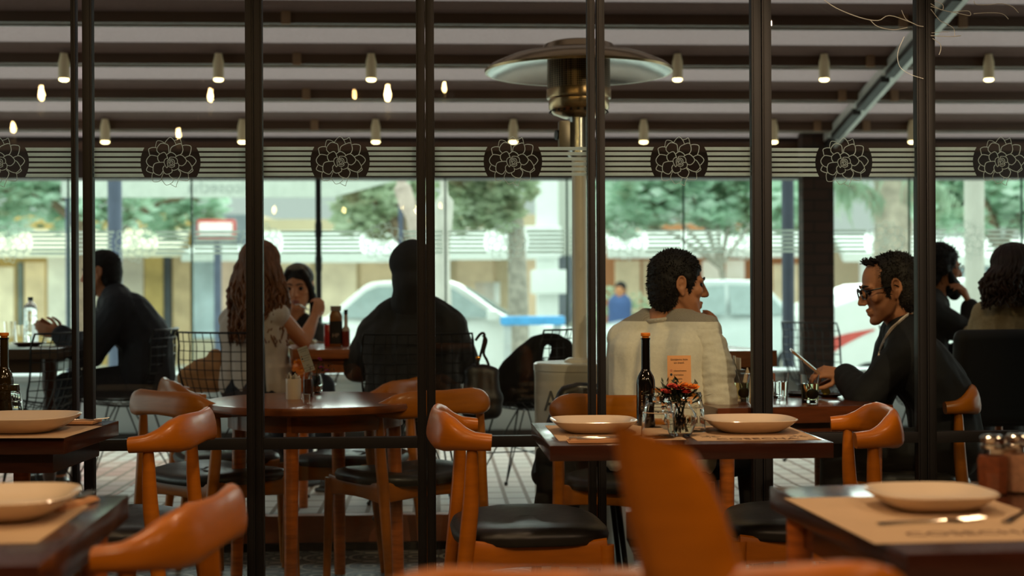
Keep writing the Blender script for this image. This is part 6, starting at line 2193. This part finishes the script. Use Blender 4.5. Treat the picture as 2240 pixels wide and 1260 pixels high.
# shops: one long front on the far side of the street
def shop(label, u0, u1, z, wallc, v_roof, aw, openings, awc=(236, 240, 236), extra=None, band=(508, 552)):
    a, b = gp(u0, z), gp(u1, z)
    t = thing('shop_building', label, 'building', a, 0, None)
    wd = b.x - a.x
    dy = b.y - a.y
    ang = math.atan2(dy, wd)
    t.rotation_euler = (0, 0, ang)
    L = math.hypot(wd, dy)
    k = z / F_PX
    Hh = at(u0, v_roof, z).z - GZ
    wm = M('shopfront_%d_%d' % (wallc[0], wallc[2]), wallc, 0.8, var=0.08, scale=1.5)
    MB().box2((0, 0, 0), (L, 3, Hh)).build('wall', wm, t)
    for (x0, x1, v0, v1, col, nm) in openings:
        xa, xb = (x0 - u0) * k, (x1 - u0) * k
        za, zb = at(u0, v1, z).z - GZ, at(u0, v0, z).z - GZ
        om = M('%s_%d_%d_%d' % (nm, col[0], col[1], col[2]), col, 0.35 if nm == 'window' else 0.7, var=0.3, scale=2.2, emit=(col, 0.35) if nm == 'window' else None)
        f = MB().box2((xa, -0.05, max(0, za)), (xb, 0.02, zb)).build(nm, om, t)
    if aw:
        z1, z0 = at(u0, band[0], z).z - GZ, at(u0, band[1], z).z - GZ
        am_ = M('awning_%d_%d' % (awc[0], awc[2]), awc, 0.7, var=0.03)
        MB().raw([(0, -0.9, z0), (L, -0.9, z0), (L, 0, z1), (0, 0, z1), (0, -0.9, z0 - 0.16), (L, -0.9, z0 - 0.16), (0, 0, z1 - 0.05), (L, 0, z1 - 0.05)], [(0, 1, 2, 3), (0, 4, 5, 1), (3, 2, 7, 6), (4, 6, 7, 5)]).build('awning', am_, t, smooth=0)
    return t
GL = (206, 196, 176)
shop('yellow shop at far left with wide lit windows', -200, 418, 26, (204, 172, 108), 470, True,
     [(-60, 32, 585, 745, (226, 214, 184), 'window'), (40, 52, 575, 745, (120, 130, 126), 'pillar_strip'), (56, 100, 575, 745, (222, 200, 160), 'window'), (106, 160, 560, 745, (224, 222, 206), 'window'), (205, 315, 560, 745, (178, 170, 154), 'window'), (318, 358, 556, 900, (206, 176, 112), 'pillar_strip'), (360, 376, 552, 900, (74, 78, 84), 'pillar_strip'), (380, 418, 556, 900, (214, 186, 148), 'door')],
     band=(503, 548), awc=(244, 236, 214))
shop('dark-topped shop with red-framed sign left of the long-haired woman', 422, 568, 26, (210, 196, 172), 470, True,
     [(424, 470, 556, 740, (196, 214, 224), 'door'), (472, 530, 556, 740, (206, 180, 158), 'window'), (424, 566, 470, 545, (126, 132, 140), 'upper_wall')], band=(535, 555))
sgp = gp(430, 21.5)
sg = thing('shop_sign', 'white shop sign with red frame, left of the long-haired woman', 'sign', sgp)
ks = 21.5 / F_PX
sx0 = 0.0
MB().box((44 * ks, 0, at(430, 501, 21.5).z - GZ), (84 * ks, 0.12, 42 * ks)).build('sign_frame', M('red_sign_frame', (216, 84, 78), 0.5), sg, bevel=0.05, seg=3)
MB().box((44 * ks, -0.08, at(430, 501, 21.5).z - GZ), (72 * ks, 0.06, 27 * ks)).build('sign_panel', M('white_sign_panel', (246, 246, 242), 0.5, emit=((240, 246, 240), 0.35)), sg, bevel=0.02)
MB().box((44 * ks, 0.1, (at(430, 524, 21.5).z - GZ) / 2), (0.1, 0.1, at(430, 524, 21.5).z - GZ)).build('sign_post', POLE, sg)
shop('tan shop with white canopy behind the girl and the headscarf woman', 570, 900, 26, (208, 190, 158), 480, True,
     [(590, 680, 566, 760, (214, 196, 164), 'window'), (700, 780, 566, 760, (222, 208, 180), 'window'), (790, 890, 566, 760, (206, 184, 150), 'window')], band=(505, 558))
shop('tan shop behind the mottled trunk, right of the headscarf woman', 905, 1188, 26, (206, 186, 156), 470, True,
     [(1000, 1080, 566, 700, (196, 176, 146), 'window'), (1040, 1094, 618, 800, (240, 242, 238), 'white_panel'), (1140, 1190, 565, 760, (214, 190, 160), 'window'), (950, 985, 566, 800, (232, 236, 232), 'white_panel')], band=(500, 552))
tw = thing('white_column', 'tall white pier left of the heater pole', 'pier', gp(1160, 22))
kt = 22 / F_PX
MB().box((40 * kt - 0.02, 0, 2.4), (46 * kt, 0.35, 4.8)).build('pier_shaft', M('bright_white_render', (244, 246, 244), 0.7, var=0.02), tw)
MB().box((25 * kt, -0.2, at(1160, 530, 22).z - GZ), (80 * kt, 0.3, 68 * kt)).build('pier_sign', M('white_sign_block', (246, 248, 246), 0.6, var=0.02), tw, bevel=0.05)
MB().box((38 * kt, -0.25, at(1160, 617, 22).z - GZ), (78 * kt, 0.25, 52 * kt)).build('pier_panel', MATS['white_sign_block'], tw, bevel=0.04)
shop('grey building right of the white pier, behind the heater', 1192, 1318, 26, (196, 198, 190), 200, False,
     [(1196, 1212, 565, 720, (196, 168, 140), 'door'), (1218, 1252, 560, 760, (110, 116, 126), 'door'), (1255, 1312, 560, 760, (150, 150, 150), 'window')])
shop('orange-brown shop behind the man in pale sweater', 1322, 1770, 26, (188, 128, 88), 490, True,
     [(1345, 1400, 570, 690, (206, 190, 160), 'window'), (1405, 1520, 570, 690, (196, 176, 146), 'window'), (1536, 1582, 572, 614, (250, 246, 226), 'window'), (1588, 1628, 570, 612, (250, 246, 226), 'window'), (1530, 1640, 614, 690, (196, 172, 136), 'window'), (1690, 1745, 580, 690, (222, 206, 176), 'window')], band=(505, 548))
shop('low white-roofed kiosk behind the man with eyeglasses', 1820, 2042, 26, (206, 186, 160), 530, True,
     [(1880, 1940, 565, 620, (224, 228, 226), 'window'), (1945, 2030, 560, 660, (176, 190, 194), 'window')], band=(512, 556))
shop('pale grey building with sloped roofs behind the bearded man', 2048, 2420, 26, (176, 192, 196), 535, True,
     [(2050, 2120, 590, 640, (150, 168, 174), 'window'), (2140, 2200, 590, 650, (156, 172, 178), 'window')], band=(520, 565))
# white fabric banner with reversed lettering
bp = gp(135, 16)
bn = thing('awning_banner', 'long white awning valance with reversed grey lettering, upper left', 'awning', bp)
kb = 16 / F_PX
zb1, zb0 = at(400, 372, 16).z - GZ, at(400, 431, 16).z - GZ
MB().extrude([(0, 0, zb0), (430 * kb, 0, zb0), (590 * kb, 0, zb0 + 0.0), (745 * kb, 0, zb0 + 0.21), (745 * kb, 0, zb1), (0, 0, zb1)], (0, 0.03, 0)).build('valance', translucent_mat('white_awning_cloth', (222, 226, 220), 0.35), bn)
text_mesh('bicosecha', 0.19, Matrix(((-1, 0, 0), (0, 0, -1), (0, 1, 0))), (418 * kb, -0.006, zb0 + 0.055), bn, 'reversed_lettering', M('pale_grey_lettering', (178, 184, 180), 0.8), 0.002, 'LEFT', 1.0)
for x in (0.05, 740 * kb):
    MB().tube([(x, 0.1, 0), (x, 0.1, zb1)], 0.03, 10).build('awning_post', POLE, bn)

# cars
def car(label, u_front, u_rear, z, paint, h=1.43, group='parked cars', sx=1):
    f, r = gp(u_front, z), gp(u_rear, z)
    L = (f - r).length
    d = (f - r).normalized()
    t = thing('car', label, 'car', r, math.atan2(d.y, d.x), group)
    W = 1.7
    prof = [(0.02, 0.32), (0.0, 0.62), (0.03, 0.86), (0.10, 0.98), (0.17, 0.995), (0.28, 1.36), (0.34, h - 0.01), (0.50, h), (0.585, h - 0.05), (0.75, 0.985), (0.93, 0.86), (0.985, 0.70), (1.0, 0.45), (0.985, 0.28), (0.9, 0.22), (0.1, 0.22)]
    # smooth shell: rings across the width
    P = catmull([V((x * L, 0, zz)) for x, zz in prof], 3, True)
    rings = []
    for y, sy in ((-W / 2, 0.0), (-W / 2 + 0.02, 0.6), (-W / 2 + 0.1, 1), (W / 2 - 0.1, 1), (W / 2 - 0.02, 0.6), (W / 2, 0.0)):
        rr = []
        for q in P:
            ins = (0.16 if q.z > 1.0 else 0.0) * (q.z - 1.0) / 0.43 * 1.1
            yy = y - math.copysign(max(ins, 0), y)
            sh = 1 - (1 - sy) * 0.03
            rr.append(V((L / 2 + (q.x - L / 2) * sh, yy, 0.75 + (q.z - 0.75) * sh)))
        rings.append(rr)
    MB().loft(rings).build('body_shell', paint, t, smooth=50)
    glassm = M('car_window_tint', (150, 166, 166), 0.08, var=0.1, coat=0.5)
    for y in (-1, 1):
        for pts in ([(0.205, 1.0), (0.30, 1.33), (0.335, h - 0.08), (0.445, h - 0.075), (0.445, 1.0)], [(0.465, 1.0), (0.465, h - 0.075), (0.565, h - 0.10), (0.70, 1.0)]):
            poly = []
            for x, zz in pts:
                ins = 0.16 * max(zz - 1.0, 0) / 0.43 * 1.1
                poly.append((x * L, y * (W / 2 - ins + 0.002), zz))
            MB().extrude(poly, (0, y * 0.012, 0)).build('side_window', glassm, t, smooth=0)
    MB().extrude([(0.603 * L, -0.58, h - 0.10), (0.603 * L, 0.58, h - 0.10), (0.742 * L, 0.68, 1.02), (0.742 * L, -0.68, 1.02)], (0.02, 0, 0.02)).build('windscreen', glassm, t, smooth=0)
    for x in (0.18, 0.80):
        for y in (-W / 2 + 0.09, W / 2 - 0.09):
            w_ = MB().lathe([(0, -0.1), (0.22, -0.1), (0.31, -0.08), (0.315, 0.08), (0.22, 0.1), (0, 0.1)], (x * L, y, 0.315), 28, axis=(0, 1, 0)).build('wheel', M('tyre_rubber', (34, 34, 35), 0.8), t)
            MB().lathe([(0, -0.108), (0.18, -0.108), (0.2, -0.09), (0.2, 0.09), (0.18, 0.108), (0, 0.108)], (x * L, y, 0.315), 24, axis=(0, 1, 0)).build('hub_cap', STEEL, w_)
    MB().box((0.69 * L, -W / 2 - 0.09, 1.03), (0.14, 0.18, 0.12)).build('wing_mirror', paint, t, bevel=0.03)
    MB().box((0.965 * L, -W / 2 + 0.28, 0.68), (0.16, 0.3, 0.12)).build('headlamp', GLASSP, t, bevel=0.02)
    MB().box((0.02 * L, -W / 2 + 0.2, 0.8), (0.1, 0.26, 0.16)).build('tail_lamp', M('tail_red', (190, 40, 36), 0.3), t, bevel=0.02)
    return t
WHITEP = M('white_car_paint', (240, 243, 240), 0.3, var=0.02, coat=0.6)
SILVERP = M('silver_car_paint', (206, 216, 216), 0.3, var=0.03, coat=0.6)
REDP = M('red_car_paint', (206, 72, 66), 0.35, coat=0.5)
car('white car behind the headscarf woman, nose to the right', 1290, 610, 18.2, WHITEP, 1.46)
car('silver-white car behind the man in pale sweater, nose to the left', 1300, 1800, 19.5, SILVERP, 1.46)
car('red car partly seen between the pale sweater man and the pillar', 1480, 1730, 23.4, REDP, 1.4)
# white van with red swoosh behind the glasses man
vb = gp(1800, 14.5)
vn = thing('van', 'white van with a red curved stripe behind the man with eyeglasses', 'van', vb, -0.0)
kv = 14.5 / F_PX
zs = lambda v: at(1800, v, 14.5).z - GZ
MB().extrude([(0, 0, 0.3), (2.6, 0, 0.3), (2.6, 0, zs(600)), (150 * kv, 0, zs(622)), (25 * kv, 0, zs(668)), (0, 0, zs(700))], (0, 1.7, 0)).build('van_body', WHITEP, vn, bevel=0.06, seg=3)
sw = []
for k in range(13):
    f = k / 12
    sw.append(V(((20 + 95 * f) * kv, -0.004, zs(742 - 22 * f ** 0.6))))
lo = []
for k in range(13):
    f = 1 - k / 12
    lo.append(V(((20 + 95 * f) * kv, -0.004, zs(775 - 52 * f ** 0.75))))
MB().extrude(sw + lo, (0, -0.004, 0)).build('red_stripe', M('red_stripe_paint', (214, 92, 84), 0.4), vn, smooth=0)
for x in (0.5, 2.1):
    MB().lathe([(0, -0.1), (0.22, -0.1), (0.31, -0.08), (0.315, 0.08), (0, 0.1)], (x, 0.09, 0.315), 28, axis=(0, 1, 0)).build('wheel', MATS['tyre_rubber'], vn)
# blue barrier
bb = gp(1095, 15.8)
bl_ = thing('street_barrier', 'bright blue low barrier just left of the heater pole', 'barrier', bb)
kb2 = 15.8 / F_PX
z1, z0 = at(1100, 692, 15.8).z - GZ, at(1100, 712, 15.8).z - GZ
MB().box2((0, 0, z0), (142 * kb2, 0.25, z1)).build('barrier_board', M('bright_blue_paint', (84, 166, 226), 0.4), bl_, bevel=0.04, seg=3)
for x in (0.08, 142 * kb2 - 0.08):
    MB().box2((x - 0.04, 0.05, 0), (x + 0.04, 0.2, z0 + 0.02)).build('barrier_foot', M('pale_grey_foot', (196, 200, 200), 0.6), bl_)
# hedge and passer-by
for (u, z, n) in ((1350, 22.0, 'clipped green bush behind the passer-by'), (1880, 21.2, 'green bush behind the white van')):
    hg = thing('bush', n, 'bush', gp(u, z), 0, 'street bushes')
    crown(hg, [((0, 0, 0.75), (0.75, 0.5, 0.65)), ((0.6, 0.1, 0.6), (0.6, 0.4, 0.5))], 700, 0.1, LEAF2, u)
Z = 20.9
hdp = Head(at(1357, 634, Z), 150, 0, 0, 1.0)
p = dict(head=hdp, neckb=at(1357, 650, Z), shL=at(1368, 660, Z), shR=at(1344, 660, Z), elL=at(1371, 682, Z), wrL=at(1368, 702, Z), elR=at(1341, 682, Z), wrR=at(1344, 702, Z), hipL=at(1362, 706, Z), hipR=at(1350, 706, Z))
for s in 'LR':
    hq = V(p['hip' + s])
    p['kn' + s] = hq + V((0.0, -0.05, -0.42))
    p['an' + s] = V((hq.x, hq.y, GZ + 0.08))
root, o = person('passer-by in blue jacket on the far pavement, left of the pale sweater man', p, SKIN2, M('blue_jacket', (74, 98, 150), 0.8), JEANS, 0.014, t=0.03, base=GZ, wrinkle=0, hands=False, face=False, top_name='jacket')
short_hair(root, o, hdp, HAIRB, spikes=60, seed=4)
